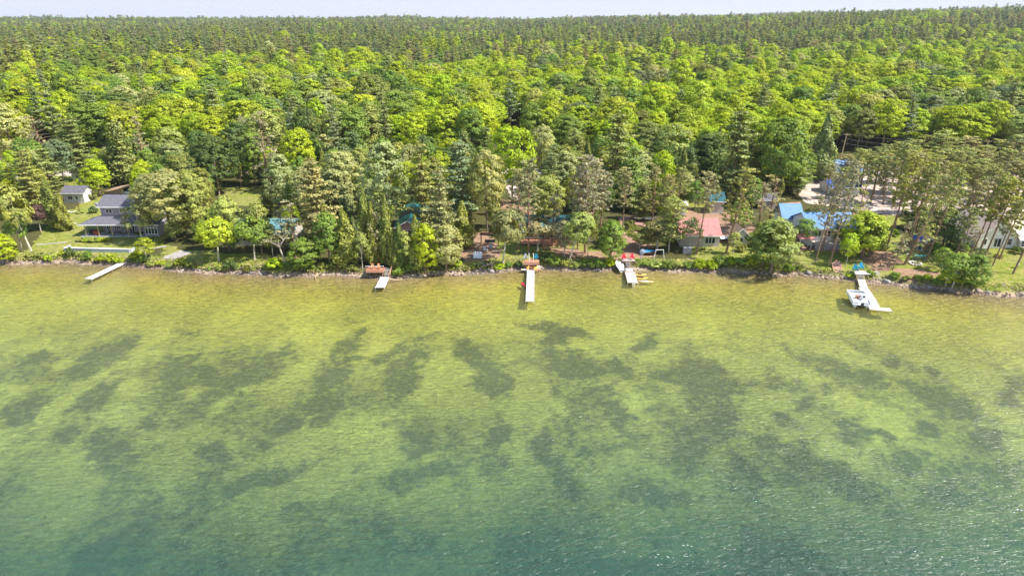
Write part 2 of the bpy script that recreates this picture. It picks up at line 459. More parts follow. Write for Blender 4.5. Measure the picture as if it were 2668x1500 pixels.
def water_material():
    m, nt, out = _newmat('lake_water')
    g = nt.nodes.new('ShaderNodeNewGeometry'); pos = g.outputs['Position']
    mp = nt.nodes.new('ShaderNodeMapping'); mp.inputs['Rotation'].default_value = (0,0,math.radians(-7)); mp.inputs['Scale'].default_value = (0.6, 1.6, 1)
    nt.links.new(pos, mp.inputs[0])
    mp2 = nt.nodes.new('ShaderNodeMapping'); mp2.inputs['Rotation'].default_value = (0,0,math.radians(16)); mp2.inputs['Scale'].default_value = (0.8, 2.0, 1)
    nt.links.new(pos, mp2.inputs[0])
    big = _noise(nt, 0.045, 3, pos)
    w1 = _noise(nt, 1.0, 4, mp.outputs[0], 0.55); w1.inputs['Distortion'].default_value = 0.6
    w2 = _noise(nt, 2.3, 3, mp2.outputs[0], 0.6)
    # sharp little crests
    r1 = _math(nt, 'ABSOLUTE', _math(nt, 'SUBTRACT', w1.outputs[0], 0.5))
    h = _math(nt, 'ADD', _math(nt, 'MULTIPLY', r1, -2.6), _math(nt, 'ADD', _math(nt, 'MULTIPLY', w1.outputs[0], 0.5), _math(nt, 'MULTIPLY', w2.outputs[0], 0.35)))
    amp = _maprange(nt, big.outputs[0], 0.3, 0.7, 0.35, 1.0)
    bp = nt.nodes.new('ShaderNodeBump'); bp.inputs['Distance'].default_value = 0.36
    nt.links.new(amp, bp.inputs['Strength']); nt.links.new(h, bp.inputs['Height'])
    a = nt.nodes.new('ShaderNodeAttribute'); a.attribute_name = 'depth'
    tint = _ramp(nt, a.outputs['Fac'], [(0.0,(1,1,1)),(0.12,(.98,.98,.90)),(0.4,(.93,.97,.82)),(1.0,(.66,.84,.76))]).outputs[0]
    tr = nt.nodes.new('ShaderNodeBsdfTransparent'); nt.links.new(tint, tr.inputs[0])
    murk = nt.nodes.new('ShaderNodeBsdfDiffuse')
    mc = _ramp(nt, a.outputs['Fac'], [(0.0,(.30,.25,.10)),(0.25,(.34,.33,.09)),(0.5,(.25,.28,.125)),(0.68,(.14,.185,.11)),(0.82,(.045,.10,.075)),(1.0,(.020,.062,.058))]).outputs[0]
    nt.links.new(mc, murk.inputs[0]); nt.links.new(bp.outputs[0], murk.inputs['Normal'])
    fac = _ramp(nt, a.outputs['Fac'], [(0.0,(.05,)*3),(0.2,(.13,)*3),(0.45,(.22,)*3),(0.68,(.35,)*3),(0.84,(.62,)*3),(1.0,(.82,)*3)]).outputs[0]
    mx = nt.nodes.new('ShaderNodeMixShader'); nt.links.new(fac, mx.inputs[0]); nt.links.new(tr.outputs[0], mx.inputs[1]); nt.links.new(murk.outputs[0], mx.inputs[2])
    gl = nt.nodes.new('ShaderNodeBsdfGlossy'); gl.inputs['Roughness'].default_value = 0.20; nt.links.new(bp.outputs[0], gl.inputs['Normal'])
    fr = nt.nodes.new('ShaderNodeFresnel'); fr.inputs[0].default_value = 1.29; nt.links.new(bp.outputs[0], fr.inputs['Normal'])
    mx2 = nt.nodes.new('ShaderNodeMixShader'); nt.links.new(fr.outputs[0], mx2.inputs[0]); nt.links.new(mx.outputs[0], mx2.inputs[1]); nt.links.new(gl.outputs[0], mx2.inputs[2])
    nt.links.new(mx2.outputs[0], out.inputs[0])
    return m
SWw = np.concatenate([-np.arange(230,4,-2.0), -np.arange(4,-1.3,-0.5)])
Xw, Yw, Sw, Qw = fan(SWw, np.linspace(-1.25,1.25,260), ext=140)
me = np_mesh('water', np.stack([Xw,Yw,0*Xw],-1), Qw, water_material(), [('depth','FLOAT',np.clip(-ground_z(Xw,Yw)/4.0,0,1))], smooth=True)
water = bpy.data.objects.new('water', me); COL.objects.link(water); tag(water, kind='structure')

# ------------------------------------------------------------------ gravel drives, lots and paths: sheets a few mm above the ground
def sheet(name, poly_px, material, lift=0.05, step=1.6):
    pts = [Vector(pxy(u, v)) for u, v in poly_px]
    ring = []
    for i in range(len(pts)):
        a, b = pts[i], pts[(i+1) % len(pts)]
        n = max(1, int((b-a).length/1.2))
        for k in range(n):
            p = a.lerp(b, k/n); d = (b-a).normalized(); nn = noise.noise(Vector((p.x*0.35, p.y*0.35, 5)))*0.7 + noise.noise(Vector((p.x*1.1, p.y*1.1, 9)))*0.3
            ring.append(Vector((p.x - d.y*nn, p.y + d.x*nn)))
    xs = [p.x for p in ring]; ys = [p.y for p in ring]
    extra = []
    x = min(xs)
    gx, gy = np.meshgrid(np.arange(min(xs), max(xs), step), np.arange(min(ys), max(ys), step))
    rp = [(p.x, p.y) for p in ring]
    ins = in_poly(gx, gy, rp)
    extra = [Vector((a+R_.uniform(-.2,.2), b+R_.uniform(-.2,.2))) for a, b in zip(gx[ins], gy[ins])]
    allp = ring+extra
    vs, es, fs, *_ = delaunay_2d_cdt(allp, [], [list(range(len(ring)))], 1, 1e-4)
    me = bpy.data.meshes.new(name)
    me.from_pydata([(p.x, p.y, gz(p.x, p.y)+lift) for p in vs], [], [tuple(f) for f in fs]); me.update()
    me.materials.append(material)
    o = bpy.data.objects.new(name, me); COL.objects.link(o); tag(o, kind='structure'); return o
def gravel_mat(name, a, b):
    m, nt, out = _newmat(name)
    g = nt.nodes.new('ShaderNodeNewGeometry'); pos = g.outputs['Position']
    n1 = _noise(nt, 0.35, 5, pos, 0.6); n2 = _noise(nt, 6.0, 3, pos, 0.7)
    c = _ramp(nt, n1.outputs[0], [(0.3, a), (0.7, b)]).outputs[0]
    c = _mix(nt, 1.0, c, _ramp(nt, n2.outputs[0], [(0.3,(.75,.75,.75)),(0.7,(1.2,1.2,1.2))]).outputs[0], 'MULTIPLY')
    d = nt.nodes.new('ShaderNodeBsdfDiffuse'); nt.links.new(c, d.inputs[0]); nt.links.new(d.outputs[0], out.inputs[0]); return m
GRAVEL = gravel_mat('pale_gravel', (.36,.28,.24), (.56,.46,.41))
REDDIRT = gravel_mat('red_dirt', (.26,.15,.11), (.42,.26,.20))
sheet('gravel_road', [(-350,447),(500,444),(860,446),(1320,440),(1700,440),(2085,446),(2170,432),(2280,428),(2290,444),(2100,462),(1700,452),(1320,454),(860,459),(480,458),(-350,461)], GRAVEL, 0.05)
sheet('driveway', [(1322,440),(1352,438),(1364,450),(1392,480),(1384,522),(1332,520),(1314,480)], GRAVEL, 0.07)
sheet('gravel_lot', [(2080,508),(2092,478),(2170,440),(2290,430),(2520,440),(2760,468),(2760,505),(2620,512),(2520,530),(2480,560),(2400,548),(2330,562),(2210,545),(2100,530)], GRAVEL, 0.06)
sheet('gravel_yard', [(2490,556),(2530,535),(2760,520),(2760,625),(2640,590),(2550,596),(2480,604)], GRAVEL, 0.08)
sheet('dirt_path', [(1612,566),(1668,560),(1690,596),(1668,640),(1652,668),(1618,668),(1622,620)], REDDIRT, 0.05)
sheet('dirt_drive', [(2038,530),(2086,526),(2084,560),(2066,592),(2040,578)], REDDIRT, 0.05)
# ------------------------------------------------------------------ buildings
M_GREYSHINGLE = mat('grey_shingles', (.125,.12,.145), .85, .22, 1.5, .4, (1,.22,.35))
M_BROWNSHINGLE = mat('brown_shingles', (.36,.24,.16), .85, .25, 1.5, .4, (1,.22,.3))
M_REDSHINGLE = mat('red_shingles', (.44,.19,.18), .85, .14, 1.2, .4, (1,.22,.25))
M_BEIGESHINGLE = mat('beige_shingles', (.55,.43,.37), .85, .14, 1.2, .3, (1,.22,.25))
M_YELLOWROOF = mat('cream_roof', (.70,.60,.42), .7, .1, 1.2, .3, (1,.25,.2))
M_TEALROOF = mat('dark_teal_metal_roof', (.02,.10,.125), .65, .12, 1, .5, (0,.32,.45), .1)
M_LTEAL = mat('pale_teal_metal_roof', (.13,.27,.27), .4, .12, 1, .5, (0,.32,.3), .1)
M_GREENROOF = mat('green_metal_roof', (.02,.15,.135), .35, .12, 1, .5, (1,.32,.4), .1)
M_BLUEROOF = mat('blue_metal_roof', (.13,.25,.47), .55, .10, 1, .5, (0,.32,.4), .1)
M_DBLUEROOF = mat('deep_blue_metal_roof', (.045,.09,.28), .38, .10, 1, .5, (0,.32,.4), .1)
M_GREYSIDE = mat('grey_lavender_siding', (.34,.31,.36), .7, .07, 1, .5, (2,.16,.35))
M_BEIGESIDE = mat('beige_siding', (.50,.45,.41), .7, .07, 1, .5, (2,.16,.25))
M_TAUPESIDE = mat('taupe_siding', (.33,.27,.25), .7, .08, 1, .5, (2,.16,.35))
M_CREAMSIDE = mat('pale_grey_siding', (.62,.60,.60), .7, .06, 1, .5, (2,.18,.2))
M_WHITESIDE = mat('white_siding', (.84,.82,.82), .6, .05, 1, .4, (2,.2,.2))
M_WHITE = mat('white_paint', (.80,.80,.80), .5, .04, 1)
M_LOG = mat('log_siding', (.46,.31,.19), .8, .15, 1.5, .7, (2,.2,.6))
M_DARKWOOD = mat('dark_brown_wood', (.12,.07,.045), .8, .25, 2)
M_POST = mat('tan_wood_post', (.48,.36,.20), .8, .15, 2)
M_REDWOOD = mat('red_cedar_boards', (.47,.21,.13), .75, .18, 2, .4, (0,.15,.35))
M_REDRAIL = mat('red_cedar_rail', (.52,.26,.18), .75, .15, 2)
M_GREYBOARD = mat('weathered_boards', (.47,.43,.41), .8, .15, 2, .4, (0,.15,.4))
M_CONCRETE = mat('grey_concrete', (.40,.40,.42), .85, .12, 1.3, .3)
M_WALLSHADE = mat('shaded_block_wall', (.44,.46,.53), .8, .1, 1.2, .3, (2,.2,.2))  # white wall, the blue grey shade of its face put into the colour
M_GLASS = mat('window_glass', (.035,.045,.06), .08, .1, 1, spec=.8)
M_DARK = mat('dark_interior', (.02,.02,.025), .8, .2, 1)
M_BLACK = mat('black_metal', (.03,.03,.035), .5, .1, 1)

def gable_roof(W, D, h, rise, ridge, over, thick=.16):
    """two roof slabs over a W x D box; ridge runs along 'x' or 'y'"""
    m = MB()
    if ridge == 'x':
        k = rise/(D/2); yo = over
        for sgn in (0, 1):
            ya, yb = (-yo, D/2) if sgn == 0 else (D+yo, D/2)
            za, zb = h-k*yo, h+rise
            poly = [(ya,za),(yb,zb),(yb,zb+thick),(ya,za+thick)]
            m.prism(poly if sgn == 0 else poly[::-1], 'x', -over, W+over)
    else:
        k = rise/(W/2)
        for sgn in (0, 1):
            xa, xb = (-over, W/2) if sgn == 0 else (W+over, W/2)
            za, zb = h-k*over, h+rise
            poly = [(xa,za),(xb,zb),(xb,zb+thick),(xa,za+thick)]
            m.prism(poly if sgn == 0 else poly[::-1], 'y', -over, D+over)
    return m
def walls(W, D, h, rise, ridge):
    m = MB(); m.box(0,W,0,D,-.4,h)
    if ridge == 'x': m.prism([(.02,h),(D-.02,h),(D/2,h+rise-.02)], 'x', .01, W-.01)
    elif ridge == 'y': m.prism([(.02,h),(W-.02,h),(W/2,h+rise-.02)], 'y', .01, D-.01)
    return m
def window(root, a, b, z0, z1, face='front', W=0, D=0, bars=1, name='window'):
    """a..b along the wall; white frame standing proud of it, dark pane inside it"""
    def put(m, p0, p1, q0, q1, d0, d1):
        if face == 'front': m.box(p0,p1,-d1,-d0,q0,q1)
        elif face == 'right': m.box(W+d0,W+d1,p0,p1,q0,q1)
        elif face == 'left': m.box(-d1,-d0,p0,p1,q0,q1)
    f = MB(); t = .09
    put(f,a-t,b+t,z0-t,z0,.005,.09); put(f,a-t,b+t,z1,z1+t,.005,.09); put(f,a-t,a,z0,z1,.005,.09); put(f,b,b+t,z0,z1,.005,.09)
    for k in range(bars):
        c = a+(b-a)*(k+1)/(bars+1); put(f,c-.04,c+.04,z0,z1,.005,.08)
    fo = f.build(name, M_WHITE, root)
    g = MB(); put(g,a,b,z0,z1,.004,.04); g.build('pane', M_GLASS, fo)
    return fo
def cottage(name, label, cat, uL, uR, vb, vEave, D, rise, ridge, wm, rm, over=.45, yaw=0, sink=0, hmin=2.2):
    c = G((uL+uR)/2, vb); y = c.y; z = c.z-sink
    xl, xr = x_at(uL, y, z), x_at(uR, y, z)
    W = xr-xl; h = max(hmin, z_at(vEave, y)-z)
    root = thing(name, label, cat, (xl, y, z), yaw)
    walls(W, D, h, rise, ridge).build('wall', wm, root)
    ro = gable_roof(W, D, h, rise, ridge, over).build('roof', rm, root)
    fa = MB()
    if ridge == 'x': fa.box(-over-.01,W+over+.01,-over-.06,-over-.012,h-rise/(D/2)*over-.06,h-rise/(D/2)*over+.17)
    else:
        k = rise/(W/2)
        for xa, xb in ((-over,W/2),(W+over,W/2)):
            za, zb = h-k*over, h+rise
            fa.prism([(xa,za-.05),(xb,zb-.05),(xb,zb+.18),(xa,za+.18)], 'y', -over-.06, -over-.012)
    fa.build('fascia', M_WHITE, root)
    MB().box(-.05,W+.05,-.05,D+.05,-.6,.12).build('foundation', M_CONCRETE, root)
    return root, W, h

# -- two storey house on the left lawn
p = G(300, 616); hy, hz_ = p.y, p.z
X0 = x_at(207, hy, hz_+2.6)
hx = lambda u, yy=0, zz=2.0: x_at(u, hy+yy, hz_+zz)-X0
house = thing('two_storey_house', 'large two storey house with grey shingle roofs and a long covered porch', 'house', (X0, hy, hz_))
zE = z_at(586, hy)-hz_                       # porch eave
zU = z_at(563, hy+3.6)-hz_                   # where the porch roof meets the upper wall
zUE = z_at(542, hy+2.95)-hz_+.36; zR = z_at(509, hy+7.2)-hz_
xa, xb, xc, xd = hx(222), hx(262,3.6,5), hx(376), hx(413)
xu1 = hx(372,3.6,6)
MB().box(xb,xc+.5,3.2,10,-.4,zU-.15).build('wall', M_GREYSIDE, house)
MB().box(xb+.05,xu1,3.6,10.9,zU-.13,zUE).prism([(3.6,zUE),(10.9,zUE),(7.2,zR-.1)],'x',xb+.07,xu1-.03).build('upper_wall', M_GREYSIDE, house)
k = (zR-zUE)/3.6
m = MB()
m.prism([(3.0,zUE-k*.6),(7.2,zR),(7.2,zR+.18),(3.0,zUE-k*.6+.18)],'x',xb-.5,xu1+.5)
m.prism([(11.5,zUE-k*.6),(11.5,zUE-k*.6+.18),(7.2,zR+.18),(7.2,zR)],'x',xb-.5,xu1+.5)
up = m.build('upper_roof', M_GREYSHINGLE, house)
MB().box(xb-.5,xu1+.5,2.93,2.99,zUE-k*.6-.04,zUE-k*.6+.2).build('fascia', M_WHITE, up)
m = MB()      # porch roof: hipped on the left
m.loft([[(0-.1,-.45,zE),(xd+.3,-.45,zE),(xd+.3,3.58,zU),(xb-.2,3.58,zU),(-.1,6.0,zE)],[(0-.1,-.45,zE+.17),(xd+.3,-.45,zE+.17),(xd+.3,3.58,zU+.17),(xb-.2,3.58,zU+.17),(-.1,6.0,zE+.17)]])
m.f = m.f
pr_ = m.build('porch_roof', M_GREYSHINGLE, house)
MB().box(-.15,xd+.35,-.52,-.46,zE-.06,zE+.19).build('fascia', M_WHITE, pr_)
for u in (222, 256, 291, 333): MB().box(hx(u)-.09,hx(u)+.09,-.2,0,-.1,zE).build('porch_post', M_POST, house)
MB().box(-.2,xc,-.35,3.2,-.35,.12).build('porch_floor', M_CONCRETE, house)
MB().box(xc,xd,-.25,3.2,-.4,zE-.02).build('sunroom', M_GREYSIDE, house)
for a in (0,1,2,3):
    x1 = xc+.25+(xd-xc-.5)*a/4; f = MB().box(x1,x1+.06,-.34,-.256,.75,2.1).box(x1+(xd-xc-.5)/4-.06,x1+(xd-xc-.5)/4,-.34,-.256,.75,2.1).box(x1,x1+(xd-xc-.5)/4,-.33,-.256,2.1,2.2).box(x1,x1+(xd-xc-.5)/4,-.33,-.256,.66,.75).build('window', M_WHITE, house)
    MB().box(x1+.06,x1+(xd-xc-.5)/4-.06,-.3,-.255,.75,2.1).build('pane', M_GLASS, f)
def hwin(u0, u1, va, vbb, yy, bars=1):
    x0_, x1_ = hx(u0,yy,5 if yy > 3.3 else 1.5), hx(u1,yy,5 if yy > 3.3 else 1.5); z1_, z0_ = z_at(va, hy+yy)-hz_, z_at(vbb, hy+yy)-hz_
    f = MB(); t=.1
    f.box(x0_,x1_,yy-.09,yy-.005,z0_,z0_+t).box(x0_,x1_,yy-.09,yy-.005,z1_-t,z1_).box(x0_,x0_+t,yy-.09,yy-.005,z0_,z1_).box(x1_-t,x1_,yy-.09,yy-.005,z0_,z1_)
    for kk in range(bars):
        c = x0_+(x1_-x0_)*(kk+1)/(bars+1); f.box(c-.05,c+.05,yy-.085,yy-.005,z0_,z1_)
    fo = f.build('window', M_WHITE, house); MB().box(x0_+t,x1_-t,yy-.05,yy-.004,z0_+t,z1_-t).build('pane', M_GLASS, fo)
hwin(276,293,543.5,556,3.6); hwin(312,322,543.5,556,3.6,0); hwin(344,356,544,556,3.6)
hwin(277,294,586,597,3.2,2); hwin(297,315,586,597,3.2,2); hwin(336,350,586,606,3.2,1)
# porch things
def chair(name, label, loc, rz, m, group=None, s=1.0):
    """slatted lawn chair with a fan back, wide arms and splayed legs"""
    r = thing(name, label, 'chair', loc, rz, group); r.scale = (s,s,s)
    MB().prism([(-.30,.34),(.24,.22),(.24,.26),(-.30,.38)],'x',-.27,.27).build('seat', m, r)
    b = MB()
    for i in range(5):
        x = -.26+.105*i; hh = .98+.06*(2-abs(i-2)); b.prism([(.20,.24),(.24,.24),(.50,hh),(.46,hh)],'x',x,x+.092)
    b.build('backrest', m, r)
    for sx in (-1,1): MB().box(sx*.34-.07,sx*.34+.07,-.34,.36,.53,.56).build('armrest', m, r)
    for sx in (-1,1):
        MB().box(sx*.31-.03,sx*.31+.03,-.32,-.24,0,.53).build('leg', m, r); MB().prism([(.2,.0),(.3,.0),(.34,.53),(.26,.53)],'x',sx*.31-.03,sx*.31+.03).build('leg', m, r)
    return r
M_REDPL = mat('red_plastic', (.62,.02,.06), .45, .08, 2); M_BLUEPL = mat('blue_plastic', (.02,.20,.36), .45, .08, 2); M_CYAN = mat('turquoise_plastic', (.05,.42,.60), .45, .08, 2)
M_GREYPL = mat('grey_plastic', (.30,.33,.38), .5, .08, 2); M_TEALPL = mat('teal_canvas', (.08,.36,.36), .7, .15, 2); M_TERRA = mat('terracotta', (.38,.09,.06), .8, .15, 2)
gr = thing('barbecue_grill', 'dark barbecue grill under the left end of the covered porch', 'grill', (X0+hx(227), hy+1.4, hz_+.12))
MB().prism([(-.3,.75),(.3,.75),(.3,1.0),(.15,1.2),(-.15,1.2),(-.3,1.0)],'x',-.5,.5).build('lid', M_BLACK, gr); MB().box(-.45,.45,-.25,.25,.1,.74).build('cabinet', M_BLACK, gr); MB().box(.5,.9,-.22,.22,.72,.77).build('side_shelf', M_GREYPL, gr)
ct = thing('storage_box', 'terracotta red storage box on the porch beside the grill', 'box', (X0+hx(241), hy+1.2, hz_+.12))
MB().box(-.65,.65,-.35,.35,0,.8).build('body', M_TERRA, ct); MB().box(-.68,.68,-.38,.38,.803,.9).build('lid', M_TERRA, ct)
for u, l in ((264,'dark porch chair beside the terracotta box'),(281,'dark porch chair between the two middle porch posts'),(309,'dark porch chair right of the third porch post')):
    chair('porch_chair', l, (X0+hx(u), hy+1.7, hz_+.12), 0, M_GREYPL, 'chairs on the covered porch')
dish = thing('satellite_dish', 'round satellite dish on the left gable of the two storey house', 'satellite dish', (X0+xb-.7, hy+3.8, hz_+zUE-.1))
MB().loft([[(.42*math.cos(a)*r_, -.1-.0*r_+(.15*r_*r_), .5+.42*math.sin(a)*r_) for a in [i*.524 for i in range(12)]] for r_ in (1,.6,.2)]).build('reflector', M_GREYPL, dish); MB().tube([(0,0,.4),(0.1,.2,0),(.7,.2,0)],.03,5).build('mast', M_BLACK, dish)
# carport
p = G(296, 512); cy, cz = p.y+2, p.z
cx0, cx1 = x_at(268,cy,cz+2.5), x_at(345,cy,cz+3)
Wc = cx1-cx0; hL = z_at(502,cy)-cz; hRr = z_at(484,cy)-cz
cp = thing('carport', 'brown shingled lean to carport with an open bay behind the two storey house', 'carport', (cx0, cy, cz))
MB().prism([(-.3,hL),(Wc,hRr),(Wc,hRr+.2),(-.3,hL+.2)],'y',-.6,5.5).build('roof', M_BROWNSHINGLE, cp)
MB().prism([(0,-.4),(Wc*.58,-.4),(Wc*.58,hL+(hRr-hL)*.58-.02),(0,hL-.02)],'y',0,5).build('wall', M_TAUPESIDE, cp)
MB().box(Wc*.58,Wc-.1,4.8,5.0,-.4,hL+.6).build('rear_wall', M_GREYSIDE, cp)
MB().box(Wc*.58,Wc*.66,-.12,.1,-.4,hL+(hRr-hL)*.6).build('post', M_POST, cp); MB().box(Wc-.25,Wc-.05,-.12,.1,-.4,hRr-.05).build('post', M_POST, cp)
def car(label, loc, rz, m, name='parked_car', cat='car', group=None):
    r = thing(name, label, cat, loc, rz, group)
    b = MB(); b.prism([(-2.2,.35),(2.2,.35),(2.25,.75),(2.1,.95),(1.0,1.02),(-2.1,1.05),(-2.25,.8)],'y',-.88,.88); b.prism([(-1.9,1.03),(1.0,1.0),(.35,1.5),(-1.5,1.55)],'y',-.76,.76)
    b.build('body', m, r)
    MB().prism([(-1.75,1.09),(.78,1.07),(.3,1.42),(-1.45,1.46)],'y',-.775,.775).build('side_window', M_GLASS, r)
    MB().quad([(1.0,-.66,1.035),(1.0,.66,1.035),(.42,.62,1.46),(.42,-.62,1.46)]).build('windshield', M_GLASS, r)
    for x in (-1.4,1.4):
        for y_ in (-.9,.72):
            w = MB(); w.loft([[(x+.33*math.cos(t),yy_,.33+.33*math.sin(t)) for t in [i*.524 for i in range(12)]] for yy_ in (y_, y_+.18)]); w.build('wheel', M_BLACK, r)
    return r
car('white car parked in the open bay of the brown carport', (cx0+Wc*.82, cy+1.9, cz), math.radians(-100), mat('white_car_paint',(.8,.8,.8),.25,.02,1,spec=.6))
# sheds left
s1, W, h = cottage('garden_cottage', 'small pale garden cottage with a dark shingle roof beside the left lawn', 'cottage', 168, 221, 529, 502, 5.0, 1.3, 'x', M_CREAMSIDE, M_GREYSHINGLE)
window(s1, W*.24, W*.45, 1.0, 2.0, bars=1); window(s1, W*.62, W*.72, .9, 2.0, bars=0); window(s1, 2.0, 2.9, 1.0, 1.9, 'right', W)
s2, W, h = cottage('back_shed', 'pale shed with a pyramid shaped dark roof behind the garden cottage', 'shed', 190, 232, 472, 449, 4.5, 2.2, 'y', M_CREAMSIDE, M_GREYSHINGLE)
window(s2, W*.25, W*.4, 1.1, 1.9, bars=0)
s3, W, h = cottage('grey_cabin', 'low grey cabin with a whitish roof hidden among trees at the far left', 'cabin', 5, 58, 488, 470, 5, 1.3, 'x', M_TAUPESIDE, M_CREAMSIDE)
window(s3, W*.3, W*.6, 1.0, 1.9)
# pale teal cabin behind the young trees
s4, W, h = cottage('teal_roof_cabin', 'long low cabin with a pale teal metal roof mostly hidden behind young trees', 'cabin', 612, 765, 638, 607, 8, 2.2, 'x', M_BEIGESIDE, M_LTEAL)
window(s4, 2, 4, 1.0, 2.1); window(s4, 6, 8, 1.0, 2.1); window(s4, 10, 11.6, .9, 2.2)
# green roofed cabin: gable to the lake, taller part behind
s5, W, h = cottage('green_roof_cabin', 'taupe gabled cabin with a stepped dark green metal roof among cedars', 'cabin', 1030, 1098, 622, 594, 7, 1.7, 'y', M_TAUPESIDE, M_GREENROOF)
window(s5, W*.3, W*.62, .15, 2.1, name='patio_door')
m = gable_roof(W+.4, 6, h+1.1, 1.9, 'y', .5); bk = m.build('rear_roof', M_GREENROOF, s5); bk.location = (-.2, 7.6, 0)
m = walls(W+.3, 6, h+1.1, 1.8, 'y'); bw = m.build('rear_wall', M_TAUPESIDE, s5); bw.location = (-.15, 7.4, 0)
def railing(m, x0, x1, y, z, hgt=.95, n=None, axis='x'):
    n = n or max(2, int(abs(x1-x0)/.9)+1)
    for i in range(n):
        t = x0+(x1-x0)*i/(n-1)
        if axis == 'x': m.box(t-.05,t+.05,y-.05,y+.05,z,z+hgt)
        else: m.box(y-.05,y+.05,t-.05,t+.05,z,z+hgt)
    for zz in (z+.3, z+.6, z+hgt-.04):
        if axis == 'x': m.box(min(x0,x1),max(x0,x1),y-.03,y+.03,zz,zz+.09)
        else: m.box(y-.03,y+.03,min(x0,x1),max(x0,x1),zz,zz+.09)
MB().box(0,W,-2.4,-.06,.1,.25).box(.2,.4,-2.3,-2.1,-.6,.1).box(W-.4,W-.2,-2.3,-2.1,-.6,.1).build('deck', M_REDWOOD, s5)
m = MB(); railing(m, .05, W-.05, -2.35, .25); m.build('railing', M_REDRAIL, s5)
# teal cottage in the centre with a red cedar deck
s6, W, h = cottage('teal_roof_cottage', 'wide taupe cottage with a dark teal metal roof and red cedar deck', 'cottage', 1362, 1492, 628, 600, 8, 2.4, 'x', M_TAUPESIDE, M_TEALROOF)
for a in (.08,.3,.55,.8): window(s6, W*a, W*a+1.5, .9, 2.0)
MB().box(-.5,W*.93,-3.2,-.06,.25,.42).build('deck', M_REDWOOD, s6)
m = MB(); railing(m, W*.38, W*.93, -3.15, .42); railing(m, -3.15, -.2, W*.93, .42, axis='y'); m.build('railing', M_REDRAIL, s6)
m = MB()
for i in range(8): m.box(W*.38,W*.93,-3.26,-3.2,-.5+i*.13,-.5+i*.13+.1)
m.build('deck_skirt', M_REDRAIL, s6)
MB().box(-.5,W*.38,-3.2,-3.15,-.3,.24).build('deck_skirt', M_DARKWOOD, s6)
# red roofed cottage
s7, W, h = cottage('red_roof_cottage', 'beige cottage with a pinkish red shingle roof and a broad white window', 'cottage', 1772, 1873, 642, 612, 9, 2.6, 'x', M_BEIGESIDE, M_REDSHINGLE)
a0, a1 = W*.63, W*.88
window(s7, a0, a1, .75, 2.25, bars=2); window(s7, 2.2, 3.6, 1.0, 2.1, 'right', W)
vp = MB(); vp.box(W*.75,W*.75+.25,2.3,2.55,h+.9,h+1.6); vp.build('roof_vent', M_GREYPL, s7)
s8, W, h = cottage('brown_roof_shed', 'small pale shed with a brown roof right of the red roofed cottage', 'shed', 1911, 1946, 641, 612, 4, 1.5, 'y', M_CREAMSIDE, M_BROWNSHINGLE)
window(s8, W*.35, W*.65, 0.1, 1.9, bars=0, name='door')
s9, W, h = cottage('teal_roof_shed', 'narrow grey shed with a dark teal roof behind the red roofed cottage', 'shed', 1850, 1884, 556, 523, 5, 1.6, 'x', M_BEIGESIDE, M_TEALROOF)
s10, W, h = cottage('flat_grey_shed', 'plain grey garden shed on the grass behind the red roofed cottage', 'shed', 1765, 1786, 560, 534, 3, .5, 'x', M_CREAMSIDE, M_CONCRETE)
s11, W, h = cottage('slate_grey_shed', 'slate grey shed under pines left of the blue roofed house', 'shed', 1986, 2020, 544, 520, 4, 1.1, 'x', M_GREYSIDE, M_GREYSHINGLE)
# blue roofed house
s12, W, h = cottage('blue_roof_house', 'white house with a bright blue metal roof behind tall pines', 'house', 2104, 2225, 640, 594, 10, 2.2, 'x', M_WHITESIDE, M_BLUEROOF, hmin=3.5)
for a in (.12,.32,.5,.72): window(s12, W*a, W*a+1.3, h-1.9, h-.7)
wing = gable_roof(W*.42, 6, h-.4, 2.5, 'x', .5).build('rear_wing_roof', M_BLUEROOF, s12); wing.location = (-W*.2, 10.4, 0)
wg = walls(W*.42, 6, h-.4, 2.4, 'x').build('rear_wing_wall', M_WHITESIDE, s12); wg.location = (-W*.2, 10.4, 0)
MB().box(.5,W*.95,-2.6,-.06,1.1,1.25).build('deck', M_GREYBOARD, s12)
MB().box(.5,W*.95,-2.62,-2.55,-.3,1.1).build('deck_skirt', M_GREYSIDE, s12)
m = MB(); railing(m, .5, W*.62, -2.55, 1.25); railing(m, W*.8, W*.95, -2.55, 1.25); m.build('railing', M_GREYBOARD, s12)
MB().box(-3.0,.3,-2.4,1.4,2.2,2.35).prism([(-2.6,2.35),(1.6,2.35),(1.6,3.0)],'x',-3.1,.4).build('side_porch_roof', M_REDSHINGLE, s12)
for x in (-2.8,-.2): MB().box(x-.06,x+.06,-2.3,-2.18,-.3,2.2).build('side_porch_post', M_WHITE, s12)
s13, W, h = cottage('blue_roof_garage', 'white garage with a blue metal roof on the gravel lot', 'garage', 2160, 2238, 507, 488, 7, 1.5, 'x', M_WHITESIDE, M_DBLUEROOF)
MB().box(W*.1,W*.38,-.05,-.005,0,2.1).build('garage_door', M_CREAMSIDE, s13); MB().box(W*.55,W*.83,-.05,-.005,0,2.1).build('garage_door', M_CREAMSIDE, s13)
s14, W, h = cottage('blue_roof_barn', 'farther pale outbuilding with a wide blue roof at the edge of the forest', 'outbuilding', 2176, 2243, 471, 452, 8, 3.4, 'x', M_WHITESIDE, M_BLUEROOF)
window(s14, W*.3, W*.5, .2, 2.0, bars=0, name='door')
# log shed with blue roof
s15, W, h = cottage('log_shed', 'little log sided shed with a deep blue roof in tree shade', 'shed', 2405, 2428, 654, 633, 3.2, .7, 'y', M_LOG, M_DBLUEROOF, over=.4, yaw=.35)
window(s15, .5, 1.3, .0, 1.7, 'left', name='door', bars=0)
